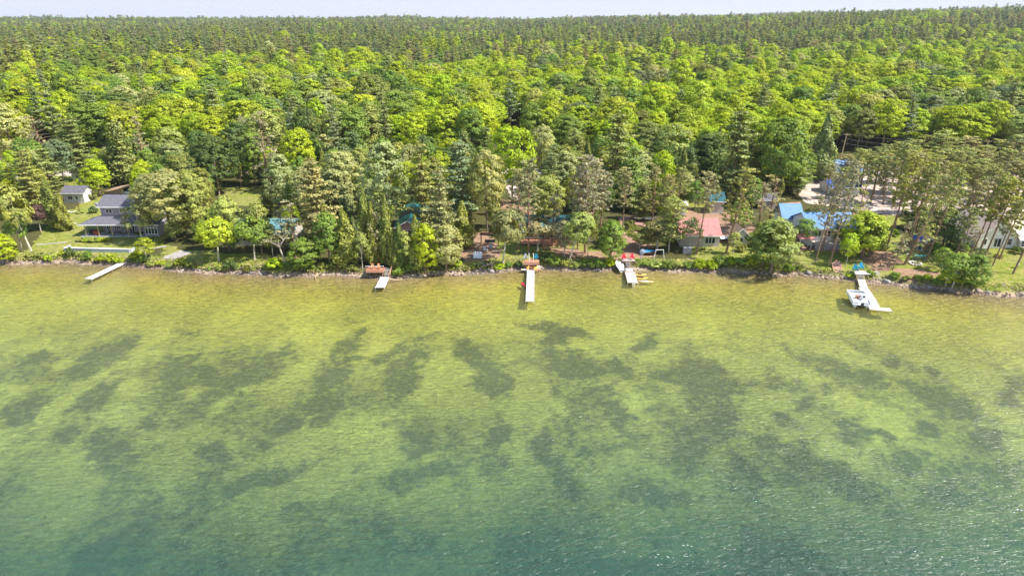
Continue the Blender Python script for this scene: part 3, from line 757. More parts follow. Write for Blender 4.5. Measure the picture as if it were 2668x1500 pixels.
# white gabled cottage on the right
s16, W, h = cottage('gabled_cottage', 'pale cottage with a wide lake facing gable behind the right pines', 'cottage', 2540, 2648, 647, 617, 11, 3.9, 'y', M_WHITESIDE, M_BEIGESHINGLE, over=.6)
window(s16, W*.42, W*.58, .3, 2.3, bars=1, name='patio_door'); window(s16, W*.16, W*.24, .9, 2.2, bars=0); window(s16, W*.74, W*.84, .9, 2.2, bars=0)
s17, W, h = cottage('cream_roof_cottage', 'cottage with a sunlit cream roof and dark porch at the right edge', 'cottage', 2652, 2760, 650, 622, 9, 3.0, 'x', M_CREAMSIDE, M_YELLOWROOF)
window(s17, .4, 2.2, .7, 2.0); MB().box(.1,W,-2.6,-.06,.6,.75).build('deck', M_GREYBOARD, s17); m = MB(); railing(m, .2, W-.2, -2.5, .75); m.build('railing', M_DARKWOOD, s17)
for u in (2556, 2597):
    p = G(u, 481); r = thing('camper_trailer', 'white camper trailer parked on the far right gravel, '+('left' if u < 2570 else 'right')+' one of the two', 'trailer', (p.x, p.y, p.z), 0, 'white trailers on the gravel')
    MB().prism([(-3,.55),(2.7,.55),(3,1.0),(2.7,2.6),(-2.9,2.6),(-3.05,1.5)],'y',-1.1,1.1).build('body', M_WHITE, r); MB().box(-1.6,-.4,-1.13,-1.105,1.3,2.0).build('window', M_GLASS, r); MB().box(.6,1.3,-1.13,-1.105,.6,2.3).build('door', M_CREAMSIDE, r)
    for x in (-.5,.4): MB().loft([[(x+.32*math.cos(t),yy_,.32+.32*math.sin(t)) for t in [i*.524 for i in range(12)]] for yy_ in (-1.12,-.9)]).build('wheel', M_BLACK, r)
# ------------------------------------------------------------------ docks, decks, boats and lawn things
M_DOCKW = mat('whitish_dock_boards', (.52,.49,.47), .7, .14, 1.2, .4, (1,.45,.45))
M_DOCKG = mat('grey_dock_boards', (.58,.55,.52), .75, .10, 1.5, .4, (1,.3,.3))
M_DOCKP = mat('pinkish_dock_boards', (.58,.42,.36), .75, .10, 1.5, .4, (1,.3,.35))
M_ALU = mat('aluminium', (.62,.62,.64), .35, .05, 1, metallic=.6)
M_YSIDE = mat('yellow_pine_edge', (.66,.50,.22), .7, .1, 2)
def local_frame(a, b):
    d = Vector((b[0]-a[0], b[1]-a[1], 0)); return math.atan2(-d.x, d.y), d.length   # local +Y runs a -> b
def dock(label, segs, width, m, side=M_DOCKG, z=.5, name='dock'):
    """segs: list of ((u,v),(u,v)) centre lines in the photo at deck height"""
    A = unproj(*segs[0][0], z); root = thing(name, label, 'dock', (A.x, A.y, 0))
    for si, (a, b, *w) in enumerate(segs):
        w = w[0] if w else width
        pa, pb = unproj(*a, z), unproj(*b, z); rz, L = local_frame(pa, pb); n = max(1, round(L/3.0))
        for i in range(n):
            o = MB().box(-w/2,w/2,L*i/n+.015,L*(i+1)/n-.015,z-.06-.014*si,z-.014*si).build('deck_section', m, root); o.location = (pa.x-A.x, pa.y-A.y, 0); o.rotation_euler = (0,0,rz)
            o.name = 'deck_section'
        o = MB().box(-w/2-.05,-w/2,0,L,z-.24,z-.01).box(w/2,w/2+.05,0,L,z-.24,z-.01).box(-w/2,w/2,-.05,0,z-.24,z-.02).build('frame', side, root); o.location = (pa.x-A.x, pa.y-A.y, 0); o.rotation_euler = (0,0,rz)
        for i in range(n+1):
            for sx in (-1,1):
                q = MB().tube([(sx*(w/2+.09), min(L*i/n+.1, L-.1), -1.0),(sx*(w/2+.09), min(L*i/n+.1, L-.1), z+.12)], .045, 6).build('post', M_ALU, root); q.location = (pa.x-A.x, pa.y-A.y, 0); q.rotation_euler = (0,0,rz)
    return root
def stairs(label, bot, top, width, m, side, n=7, group=None, name='stairs'):
    """bot/top: world points; treads one by one between two stringers"""
    rz, L = local_frame(bot, top); H = top.z-bot.z
    r = thing(name, label, 'stairs', tuple(bot), rz, group)
    for i in range(n):
        MB().box(-width/2,width/2,L*i/n,L*i/n+L/n*.72,H*(i+1)/n-.05,H*(i+1)/n).build('tread', m, r)
    for sx in (-1,1): MB().prism([(0,-.25),(0,.02),(L,H+.02),(L,H-.25)],'x',sx*width/2-(.06 if sx < 0 else 0),sx*width/2+(.06 if sx > 0 else 0)).build('stringer', side, r)
    return r, L, H
def P3(u, v, z): return unproj(u, v, z)
# 1 left slanting dock
dock('narrow grey dock slanting left from the bank below the two storey house', [((336,676),(229,726))], 1.25, M_DOCKG, z=.55)
# 2 short white dock with red deck
dock('short whitish dock with a square end below the small red deck', [((1003,721),(989,749))], 1.75, M_DOCKW, M_DOCKG)
b = P3(1004,719.5,.5); t_ = P3(1010,699,1.7)
stairs('weathered stairs climbing from the short dock to the red deck', b, Vector((t_.x,t_.y,1.75)), 1.35, M_DOCKG, M_REDRAIL, 6)
d0 = P3(953,706,1.7); d1 = P3(1000,706,1.7); wdt = d1.x-d0.x
dk = thing('shore_deck', 'small red cedar deck with a white topped railing above the short dock', 'deck', (d0.x, d0.y, 1.6))
MB().box(0,wdt,0,2.6,-.02,.12).build('floor', M_REDWOOD, dk); MB().box(0,wdt,-.05,-.003,-.25,.14).build('skirt', M_REDRAIL, dk)
m = MB(); railing(m, .05, wdt-.05, .06, .12, 1.0, 5); m.build('railing', M_REDRAIL, dk); MB().box(-.05,wdt+.05,-.02,.14,1.123,1.17).build('top_rail', M_WHITE, dk)
for x in (.1,wdt/2,wdt-.1): MB().box(x-.08,x+.08,.1,.26,-1.6,-.02).build('post', M_DARKWOOD, dk)
for x in (1.1, 2.4): chair('deck_chair', 'orange brown wooden chair on the small red deck, '+('left' if x < 2 else 'right')+' one', (d0.x+x, d0.y+1.2, 1.72), 0, mat('orange_wood',(.62,.30,.12),.7,.1,2), 'chairs on the small red deck')
rl = thing('handrail', 'slim wooden handrail along the stairs beside the short dock', 'railing', (t_.x+.85, t_.y-1.6, .6)); MB().tube([(0,-.6,.8),(0.1,2.2,2.2)],.05,5).build('rail', M_REDRAIL, rl)
for k in (0,1): MB().tube([(.05*k*2,-.5+k*2.5,-.2+k*.6),(.05*k*2,-.5+k*2.5,.85+k*1.3)],.045,5).build('post', M_REDRAIL, rl)
# 3 long white dock
dock('long straight white dock reaching out from the red landing', [((1383,702),(1380.5,785))], 1.45, M_DOCKW, M_DOCKG, z=.55)
b = P3(1383.5,700,.55); t_ = P3(1383.5,675,1.9)
stairs('steep white sided stairs at the head of the long white dock', b, Vector((b.x+.05, t_.y, 1.9)), 1.0, M_REDWOOD, M_WHITE, 9)
l0 = P3(1358,703.5,.6); l1 = P3(1405,703.5,.6)
ld = thing('landing', 'narrow cross landing of whitish and red boards where the long dock begins', 'landing', (l0.x, l0.y+.1, .45))
MB().box(0,1.6,0,.7,0,.14).build('white_board', M_DOCKW, ld); MB().box(1.62,l1.x-l0.x,0,.62,0,.1).build('red_board', M_REDWOOD, ld)
for x in (.2,l1.x-l0.x-.2): MB().box(x-.06,x+.06,.2,.32,-.9,0).build('post', M_DARKWOOD, ld)
d0 = P3(1364,682,1.95); d1 = P3(1405,682,1.95); wd = d1.x-d0.x
dk = thing('upper_platform', 'red cedar platform with two white posts above the steep stairs', 'deck', (d0.x, d0.y, 1.75))
MB().box(0,wd,0,1.5,0,.14).build('floor', M_REDWOOD, dk); MB().box(0,wd,-.06,-.003,-.5,.16).build('skirt', M_REDRAIL, dk)
for x in (wd*.36, wd*.63): MB().tube([(x,.05,-.4),(x,.05,1.3)],.06,6).build('white_post', M_WHITE, dk); MB().tube([(x,.05,1.25),(x,1.9,1.5)],.045,6).build('white_rail', M_WHITE, dk)
for u, l, m_ in ((1369,'grey blue chair on the red platform, left of the stairs',M_GREYPL),(1397,'deep blue chair on the red platform, right of the stairs',M_BLUEPL)):
    q = P3(u, 672, 2.2); chair('lawn_chair', l, (q.x, q.y-.2, max(gz(q.x,q.y-.2), 1.9)), 0, m_, None, 1.1)
# boats ------------------------------------------------
def hull_shell(L, W, H, bow=True, stern_w=.8, rocker=.12, thick=.06, n=13, deckline=None, vee=.5, double=False):
    rings = []
    for i in range(n):
        t = i/(n-1)
        if double: w = max(.02, math.sin(math.pi*(0.03+.94*t))**.75)
        else: w = max(.03, (stern_w+(1-stern_w)*min(1,t*2.2)) * (1-max(0,(t-.5)/.5)**2.2))
        hw = W/2*w; e = abs(2*t-1) if double else max(0,(t-.55)/.45)
        zk = rocker*e**2*2; zg = H+.18*H*e**2
        y = L*t; th = min(thick, hw*.45)
        r = [(-hw,y,zg),(-hw*.82,y,zk+H*.35),(-hw*vee,y,zk+.05),(0,y,zk),(hw*vee,y,zk+.05),(hw*.82,y,zk+H*.35),(hw,y,zg),
             (hw-th,y,zg),(max(hw*.8-th,.005),y,zk+H*.38+.02),(max(hw*vee-th,.004),y,zk+.13),(0,y,zk+.12),(-max(hw*vee-th,.004),y,zk+.13),(-max(hw*.8-th,.005),y,zk+H*.38+.02),(-hw+th,y,zg)]
        rings.append(r)
    m = MB(); m.loft(rings); return m
def kayak(label, loc, rz, m, L=3.0, rot=None, group=None, W=.72):
    r = thing('kayak', label, 'kayak', loc, rz, group)
    if rot: r.rotation_euler = rot
    rings = []; n = 15
    for i in range(n):
        t = i/(n-1); w = max(.03, math.sin(math.pi*(.02+.96*t))**.7)*W/2; e = abs(2*t-1)
        zc = .17+.10*e**2; hh = .16*(1-.55*e**3)
        rings.append([(w*math.cos(a), (t-.5)*L, zc+hh*math.sin(a)*(1 if math.sin(a) > 0 else .9)) for a in [k*math.pi/5 for k in range(10)]])
    MB().loft(rings).build('hull', m, r, True)
    c = MB(); c.loft([[(.23*math.cos(a), .38*math.sin(a)-.1, z_) for a in [k*math.pi/6 for k in range(12)]] for z_ in (.30,.36)]).build('cockpit', M_BLACK, r)
    MB().box(-.18,.18,-.45,-.38,.34,.58).build('seat_back', M_BLACK, r)
    return r
M_ORANGE = mat('orange_plastic', (.68,.27,.04), .35, .06, 2, spec=.5); M_YELLOW = mat('golden_yellow_plastic', (.66,.38,.08), .35, .06, 2, spec=.5); M_CRIMSON = mat('crimson_plastic', (.62,.03,.06), .35, .06, 2, spec=.5)
for u, l in ((1374,'orange kayak leaning on the bank left of the steep stairs'),(1393.5,'orange kayak leaning on the bank right of the steep stairs'),(1397,'golden kayak beside the orange one right of the stairs')):
    q = P3(u, 692, 1.05); kayak(l, (q.x, q.y, 1.0), 0, M_YELLOW if 'golden' in l else M_ORANGE, 3.0, rot=(math.radians(32),0,math.radians(2 if u < 1380 else -4)), group='kayaks by the steep stairs')
q = P3(1367,744,.0); kayak('short crimson kayak floating against the left side of the long white dock', (q.x, q.y, -.05), math.radians(38), M_CRIMSON, 2.6, W=.95)
bb = P3(1404.5,697,.7); buoy = thing('float_ball', 'white float ball at the right end of the cross landing', 'buoy', (bb.x, bb.y+.3, .62)); 
m = MB(); m.rock((0,0,.2),.22,random.Random(1),1.0); m.build('ball', M_WHITE, buoy, True); MB().tube([(0,0,.38),(0,0,.5)],.05,6).build('cap', M_BLACK, buoy)
# 4 pink dock with stairs
dock('pinkish board dock with a white ladder at its end', [((1641,708),(1649,736.5))], 1.95, M_DOCKP, M_DOCKG)
dock('short white landing between the pinkish dock and the dark stairs', [((1638.5,698.5),(1640.5,706.5))], 1.35, M_DOCKW, M_DOCKG, z=.62, name='dock_landing')
b = P3(1636.5,697,.7); t_ = P3(1635.5,682,1.8)
stairs('open white treads between dark gaps above the pinkish dock', b, Vector((t_.x,t_.y,1.8)), .98, M_DOCKW, M_DARKWOOD, 5)
dk = thing('grey_platform', 'grey platform under the two red chairs', 'deck', (P3(1622,680,1.9).x, P3(1622,680,1.9).y, 1.78)); MB().box(0,2.7,0,1.7,0,.12).build('floor', M_GREYBOARD, dk); MB().box(0,2.7,-.05,-.003,-.4,.13).build('skirt', M_DARKWOOD, dk)
lp = thing('wooden_post', 'leaning tan post beside the dark gapped stairs', 'post', (P3(1644,692,1).x, P3(1644,692,1).y, .9)); MB().tube([(0,0,-.3),(-.1,.4,1.9)],[.07,.06],6).build('shaft', M_POST, lp)
for k, (u, l) in enumerate(((1625.5,'red lawn chair left of the two above the pinkish dock'),(1647,'red lawn chair right of the two above the pinkish dock'))):
    q = P3(u, 675, 2.0); chair('red_chair', l, (q.x, q.y, 1.9), 0, M_REDPL, 'red chairs above the pinkish dock', 1.15)
ds = thing('pole_dish', 'round bluish grey dish on a double post above the pinkish dock', 'satellite dish', (P3(1671,676,1.5).x, P3(1671,676,1.5).y, 1.3))
for x in (-.18,.14): MB().box(x-.07,x+.07,-.06,.06,-.4,1.35).build('post', M_GREYBOARD, ds)
MB().loft([[(.1+.62*math.cos(a)*r_, -.12+.14*r_*r_, 1.95+.62*math.sin(a)*r_) for a in [i*.524 for i in range(12)]] for r_ in (1,.6,.15)]).build('reflector', mat('bluish_grey_metal',(.32,.37,.50),.6,.06,2), ds)
r = thing('skiff', 'white skiff pulled up on the bank left of the dark gapped stairs', 'boat', (P3(1620,706,.5).x, P3(1620,706,.5).y, .22))
hull_shell(4.4,1.7,.5,stern_w=.55).build('hull', M_WHITE, r, True); MB().loft([[(-.40,.1,.46),(.40,.1,.46)] + [(.78,1.8,.47),(.55,3.2,.5),(0,4.1,.55),(-.55,3.2,.5),(-.78,1.8,.47)], [(-.40,.1,.50),(.40,.1,.50)] + [(.78,1.8,.51),(.55,3.2,.54),(0,4.1,.59),(-.55,3.2,.54),(-.78,1.8,.51)]]).build('cover', mat('pale_boat_cover',(.70,.74,.70),.7,.05,2), r)
MB().box(.2,.3,1.2,2.1,.52,.56).build('paddle', M_BLACK, r); r.rotation_euler = (math.radians(14),0,math.radians(5))
for u, v, l in ((1669,717,'yellow kayak nearest the shore beside the pinkish dock'),(1673,726,'yellow orange kayak between the other kayak and the paddle board')):
    q = P3(u, v, .1); kayak(l, (q.x, q.y, .0), math.radians(-82), M_YELLOW, 2.5, group='kayaks beside the pinkish dock', W=.95)
q = P3(1683,733,.05); pb_ = thing('paddle_board', 'long tan and white paddle board floating off the end of the pinkish dock', 'paddle board', (q.x, q.y, .0), math.radians(-97))
rings = [[(w*math.cos(a), (t-.5)*3.3, .06+.05*math.sin(a)) for a in [k*math.pi/4 for k in range(8)]] for t, w in ((0,.03),(.06,.2),(.2,.33),(.5,.40),(.8,.34),(.95,.18),(1,.03))]
MB().loft(rings).build('board', mat('tan_board',(.66,.42,.26),.4,.06,2), pb_); MB().box(-.2,.2,-.9,.4,.112,.13).build('deck_pad', M_WHITE, pb_)
q = P3(1651,739,.4); ldr = thing('ladder', 'small white swim ladder at the end of the pinkish dock', 'ladder', (q.x, q.y-.02, -.5))
for x in (-.25,.25): MB().tube([(x,0,-.3),(x,0,1.3),(x,.3,1.5)],.045,6).build('rail', M_WHITE, ldr)
for z_ in (.1,.45,.8,1.1): MB().box(-.25,.25,-.05,.05,z_,z_+.07).build('rung', M_WHITE, ldr)
# 5 right dock, L shaped
dock('white L shaped dock on the right with a short arm at its end', [((2244,727),(2252,752),1.35),((2250,750),(2268,778),1.7),((2267,777),(2282,807),1.9),((2283,803.5),(2322,806.5),1.5)], 1.6, M_DOCKW, M_YSIDE, z=.5)
b = P3(2243,727,.55); t_ = P3(2241,714,1.4)
stairs('five whitish treads leading to the L shaped dock', b, Vector((t_.x,t_.y,1.45)), 1.5, M_DOCKW, M_YSIDE, 5)
a_ = P3(2228,713.5,1.5); dk = thing('tilted_platform', 'grey board platform with a pointed right end above the L shaped dock', 'deck', (a_.x, a_.y, 1.38))
MB().loft([[(0,0,0),(3.6,-.15,0),(2.5,1.9,0),(.6,1.6,0)],[(0,0,.14),(3.6,-.15,.14),(2.5,1.9,.14),(.6,1.6,.14)]]).build('floor', M_DOCKG, dk)
MB().tube([(.75,0,.1),(.75,0,1.2)],.05,6).build('post', M_WHITE, dk)
for k, (u, v, l, m_) in enumerate(((2228,704,'darker turquoise lawn chair left of the pair on the tilted platform',M_BLUEPL),(2243,700,'bright turquoise lawn chair right of the pair on the tilted platform',M_CYAN))):
    q = P3(u, v, 1.6); chair('turquoise_chair', l, (q.x, q.y, 1.5), -.3, M_CYAN if k else mat('deep_turquoise',(.02,.28,.42),.5,.1,2), 'turquoise chairs on the tilted platform', 1.25)
sp_ = P3(2297,731,.35); stairs('old wooden steps down the bank right of the L shaped dock', Vector((sp_.x+.6,sp_.y+.3,.3)), Vector((sp_.x-.3,sp_.y+2.4,1.5)), 1.3, M_GREYBOARD, M_POST, 6)
# pontoon boat
q = P3(2244,798,.3); pbt = thing('pontoon_boat', 'white pontoon boat moored on the left side of the L shaped dock', 'boat', (q.x, q.y, 0), math.radians(-14))
LB, WB = 6.6, 3.0
for x in (-1.0,1.0): MB().tube([(x,-.1,.12),(x,.3,.12),(x,LB-.8,.12),(x,LB-.2,.22),(x,LB,.35)],[.2,.32,.32,.2,.04],10).build('pontoon', M_ALU, pbt, True)
MB().box(-WB/2,WB/2,0,LB-.4,.44,.54).build('deck', mat('boat_carpet',(.50,.50,.52),.8,.08,2), pbt)
def panel(x0,x1,y0,y1): return MB().box(x0,x1,y0,y1,.60,1.15).box(min(x0,x1)-.02,max(x0,x1)+.02,min(y0,y1)-.02,max(y0,y1)+.02,1.153,1.21)
panel(-WB/2,-WB/2+.05,.3,LB-.5).build('fence_panel', M_WHITE, pbt); panel(WB/2-.05,WB/2,.3,2.6).build('fence_panel', M_WHITE, pbt); panel(WB/2-.05,WB/2,3.5,LB-.5).build('fence_panel', M_WHITE, pbt); panel(-WB/2+.06,WB/2-.06,LB-.52,LB-.47).build('fence_panel', M_WHITE, pbt)
M_VINYL = mat('pale_vinyl', (.70,.70,.74), .5, .05, 2)
for bx in ((-1.38,-.5,.35,1.3),(.55,1.38,.35,1.3),(-1.38,-.8,3.4,5.4),(.75,1.38,3.9,5.4)):
    MB().box(bx[0],bx[1],bx[2],bx[3],.545,.95).build('bench_seat', M_VINYL, pbt)
MB().box(-1.38,1.38,2.05,2.35,1.75,1.9).build('folded_canopy', M_WHITE, pbt)
for x in (-1.36,1.36): MB().tube([(x,3.3,1.2),(x,2.2,1.75)],.03,5).tube([(x,1.4,1.2),(x,2.2,1.75)],.03,5).build('canopy_bow', M_ALU, pbt)
MB().tube([(-1.36,4.3,1.5),(1.36,4.5,1.5)],.05,6).tube([(-1.36,4.3,1.2),(-1.36,4.3,1.5)],.03,5).tube([(1.36,4.5,1.2),(1.36,4.5,1.5)],.03,5).build('rear_bow', M_BLACK, pbt)
MB().prism([(2.7,.545),(3.4,.545),(3.3,1.35),(2.95,1.45)],'x',.5,1.2).build('console', M_WHITE, pbt); MB().tube([(.85,2.75,1.2),(.85,2.6,1.28)],[.2,.2],10).build('steering_wheel', M_BLACK, pbt)
MB().box(-.4,.3,3.2,3.8,.545,1.1).build('table', mat('brown_table',(.36,.20,.14),.6,.1,2), pbt)
mt = MB().box(-.22,.22,-.75,-.2,.55,1.1).build('outboard_motor', M_BLACK, pbt); MB().box(-.08,.08,-.6,-.4,-.6,.55).build('shaft', M_BLACK, mt)
MB().box(-.9,-.35,-.3,-.02,.30,.44).build('swim_step', M_BLACK, pbt)
# wooden rowboat on the grass
q = G(2180, 711); rb = thing('rowboat', 'reddish brown wooden rowboat with three benches lying on the grass', 'boat', (q.x, q.y, q.z+.12), math.radians(-3)); rb.rotation_euler = (math.radians(6), 0, math.radians(-22))
M_RBOAT = mat('faded_red_wood', (.50,.27,.22), .7, .15, 2); hull_shell(5.0,2.0,.55,stern_w=.78).build('hull', M_RBOAT, rb, True)
for y_ in (.5,1.6,2.7,3.6): MB().box(-.8 if y_ < 3 else -.62,.8 if y_ < 3 else .62,y_,y_+.28,.40,.45).build('bench', mat('pale_red_wood',(.62,.38,.32),.7,.1,2), rb)
# covered motor boat beside the red cottage
q = G(1893, 632); mbt = thing('motor_boat', 'small white and navy boat parked between the red roofed cottage and the pine', 'boat', (q.x-1.6, q.y+.6, q.z+.35), math.radians(-80))
hull_shell(4.2,1.8,.6,stern_w=.8).build('hull', mat('navy_paint',(.05,.06,.16),.4,.05,1), mbt, True); MB().loft([[(-.72,0,.60),(.72,0,.60),(.85,2,.62),(0,4.0,.7),(-.85,2,.62)],[(-.6,.1,.8),(.6,.1,.8),(.6,2,.85),(0,3.6,.78),(-.6,2,.85)]]).build('cover', M_WHITE, mbt)
# white boat hulls behind, near the dirt path
for u, v, l in ((1667,577,'low white boat lying behind the dirt path, left of the two'),(1694,579,'low white boat lying behind the dirt path, right of the two')):
    q = G(u, v); r = thing('upturned_boat', l, 'boat', (q.x-1.5, q.y, q.z+.6), math.radians(-82), 'white boats behind the dirt path'); hull_shell(3.4,1.2,.45,double=True).build('hull', M_WHITE, r, True); MB().box(-.6,.6,.6,.75,-.6,.05).build('stand', M_DARKWOOD, r)
# white dock section / table, pergola swing, chairs on the bare bank
q = G(1244, 675); wt = thing('swim_raft', 'white swim raft with a curved top edge resting on the bare bank', 'raft', (q.x-.95, q.y, q.z+.15))
MB().loft([[(0,0,0),(1.9,0,0),(1.9,1.9,.5),(1.5,2.2,.58),(.4,2.2,.58),(0,1.9,.5)],[(0,0,.3),(1.9,0,.3),(1.9,1.9,.8),(1.5,2.2,.88),(.4,2.2,.88),(0,1.9,.8)]]).build('platform', M_WHITE, wt); MB().box(.6,.75,1.7,1.8,.8,1.25).box(1.15,1.3,1.7,1.8,.8,1.25).build('grab_rail', mat('rusty_red',(.5,.15,.1),.7,.1,2), wt)
q = G(1276, 640); pg = thing('swing_pergola', 'dark wooden pergola frame with a hanging bench in tree shade', 'pergola', (q.x-2, q.y, q.z))
for x in (0,4): 
    for y_ in (0,1.8): MB().box(x-.08,x+.08,y_-.08,y_+.08,-.3,2.5).build('post', M_DARKWOOD, pg)
for y_ in (0,.45,.9,1.35,1.8): MB().box(-.3,4.3,y_-.04,y_+.04,2.5,2.65).build('rafter', M_DARKWOOD, pg)
bn = MB().box(.8,3.2,.6,1.1,.5,.56).box(.8,3.2,1.1,1.16,.56,1.1).build('swing_bench', M_BLACK, pg); MB().tube([(.9,.85,.56),(.9,.85,2.5)],.02,4).tube([(3.1,.85,.56),(3.1,.85,2.5)],.02,4).build('chain', M_BLACK, bn)
for u, v, l, rz in ((1265,655,'pale lawn chair left of the pair below the dark pergola',.5),(1278,648,'bluish lawn chair right of the pair below the dark pergola',-.4)):
    q = G(u, v); chair('lawn_chair', l, tuple(q), rz, M_GREYPL if 'bluish' in l else M_CREAMSIDE, None, 1.1)
# picnic table, fire ring, hammock, log bench, posts
q = G(2270, 655); pt = thing('picnic_table', 'orange brown picnic table on the bare ground beside the leafy tree', 'picnic table', tuple(q), .1)
M_OW = mat('orange_brown_wood', (.55,.28,.14), .7, .12, 2)
MB().box(-.9,.9,-.38,.38,.72,.77).build('table_top', M_OW, pt)
for y_ in (-.75,.75): MB().box(-.9,.9,y_-.13,y_+.13,.43,.48).build('bench', M_OW, pt)
for x in (-.65,.65): MB().prism([(-.7,0),(-.6,0),(-.15,.72),(-.25,.72)],'x',x-.04,x+.04).prism([(.7,0),(.25,.72),(.15,.72),(.6,0)],'x',x-.04,x+.04).box(x-.04,x+.04,-.8,.8,.36,.43).build('leg', M_OW, pt)
q = G(2384, 687); fpit = thing('fire_ring', 'ring of whitish stones around a fire pit on the right lawn', 'fire pit', tuple(q))
rr_ = random.Random(4)
for k in range(13):
    a = k*.483; MB().rock((1.15*math.cos(a), 1.15*math.sin(a), .15), .26, rr_).build('stone', mat('whitish_stone',(.60,.55,.50),.85,.15,2), fpit)
MB().loft([[(.9*math.cos(a), .9*math.sin(a), z_) for a in [k_*.524 for k_ in range(12)]] for z_ in (.01,.05)]).build('ash_bed', M_DARK, fpit)
q = G(2393, 672); hm = thing('hammock', 'teal hammock slung on a low frame beside the fire ring', 'hammock', (q.x-1.4, q.y, q.z), -.25)
MB().loft([[(x, w, z_+.55) for w in (-h_, h_)]+[(x, h_, z_+.58), (x, -h_, z_+.58)] for x, h_, z_ in ((0,.05,.35),(.5,.35,.12),(1.4,.5,0),(2.3,.35,.12),(2.8,.05,.35))]).build('cloth', M_TEALPL, hm)
MB().tube([(-.2,0,1.0),(.5,0,.08),(2.3,0,.08),(3.0,0,1.0)],.05,6).box(.3,.4,-.5,.5,0,.08).box(2.4,2.5,-.5,.5,0,.08).build('stand', M_GREYPL, hm)
q = G(2366, 668); bk_ = thing('white_bucket', 'white bucket at the foot of the leaning pine by the hammock', 'bucket', tuple(q)); MB().tube([(0,0,0),(0,0,.6)],[.25,.32],12).build('pail', M_WHITE, bk_); MB().tube([(-.3,0,.6),(-.2,0,.85),(.2,0,.85),(.3,0,.6)],.015,4).build('handle', M_BLACK, bk_)
q = G(2643, 697); bk_ = thing('hanging_float', 'white and blue float hanging on the rightmost pine trunk', 'buoy', (q.x+.3, q.y-.2, q.z+.5)); MB().tube([(0,0,0),(0,0,.2),(0,0,.6),(0,0,.85)],[.12,.28,.28,.1],10).build('body', M_WHITE, bk_, True); MB().tube([(0,0,.84),(-.2,.1,1.4)],.02,4).build('rope', M_BLUEPL, bk_)
# swing frame posts, log railing, fence by the blue house
q = G(2160, 692); lg = thing('step_ladder', 'short tan ladder leaning at the foot of the pine left of the rowboat', 'ladder', (q.x, q.y-.15, q.z))
for x in (-.25,.25): MB().tube([(x,0,0),(x,.1,1.6)],.045,5).build('rail', M_POST, lg)
for z_ in (.3,.75,1.2): MB().box(-.25,.25,-.02,.06,z_,z_+.06).build('rung', M_POST, lg)
a_, b_ = G(2071,592), G(2082,545); rz, L = local_frame(a_, b_); fn = thing('board_fence', 'tan board fence on the dirt drive left of the blue roofed house', 'fence', tuple(a_), rz)
MB().box(-.04,.04,0,L,.2,1.3).build('boards', M_YSIDE, fn)
for k in range(4): MB().box(-.08,.08,L*k/3-.06,L*k/3+.06,-.2,1.45).build('post', M_POST, fn)
# retaining wall of the left lawn
a_, b_ = G(168,655), G(338,659); rz = math.atan2(b_.y-a_.y, b_.x-a_.x); L = (b_-a_).length
rw = thing('retaining_wall', 'long white retaining wall with shade tinted face across the lawn of the two storey house', 'wall', (a_.x,a_.y,min(a_.z,b_.z)-.15), rz)
MB().box(0,L,0,.3,-.3,.95).build('face', M_WALLSHADE, rw); MB().box(-.08,L+.08,-.05,.42,.953,1.05).build('cap', M_WHITE, rw)
MB().box(-.3,-.01,.3,2.4,-.3,.9).build('return_wall', M_WALLSHADE, rw); MB().box(L+.01,L+.3,.3,2.0,-.3,.9).build('return_wall', M_WALLSHADE, rw)
# boat ramp rails and planks on the bank
a_ = G(455,668); rp_ = thing('plank_ramp', 'weathered plank boat ramp lying on the bank under the big trees', 'ramp', (a_.x-2.2,a_.y-1.5,a_.z+.1), -.35)
for k in range(9): MB().box(0,3.6,k*.62,k*.62+.42,.04,.12).build('plank', M_GREYBOARD, rp_)
for x in (.4,3.2): MB().box(x-.07,x+.07,-.3,5.6,-.05,.036).build('rail', M_DARKWOOD, rp_)
for u, v, rz, L, l in ((178,588,.5,3.4,'pale squared log lying on the lawn edge under the purple leaved tree'),(130,640,.35,6.0,'long dark rail lying in the shade left of the lawn'),(410,650,.6,3.5,'grey plank lying right of the retaining wall')):
    q = G(u, v); o = thing('timber', l, 'timber', (q.x-L/2, q.y, q.z+.05), rz); MB().box(0,L,-.13,.13,0,.24).build('beam', M_DOCKG if 'pale' in l else M_GREYBOARD, o)
q = G(190, 552); rk = thing('stone_border', 'low stone edged flower bed beside the garden cottage', 'flower bed', tuple(q))
for k in range(12): MB().rock((-1.8+k*.34, .9*math.sin(k*1.1)*.4-.3, .1), .25, rr_).build('stone', mat('whitish_stone',(.60,.55,.50),.85,.15,2), rk)
# hedge-like flower bed under the porch
for k, u in enumerate((214,228,243,258,273)):
    pass
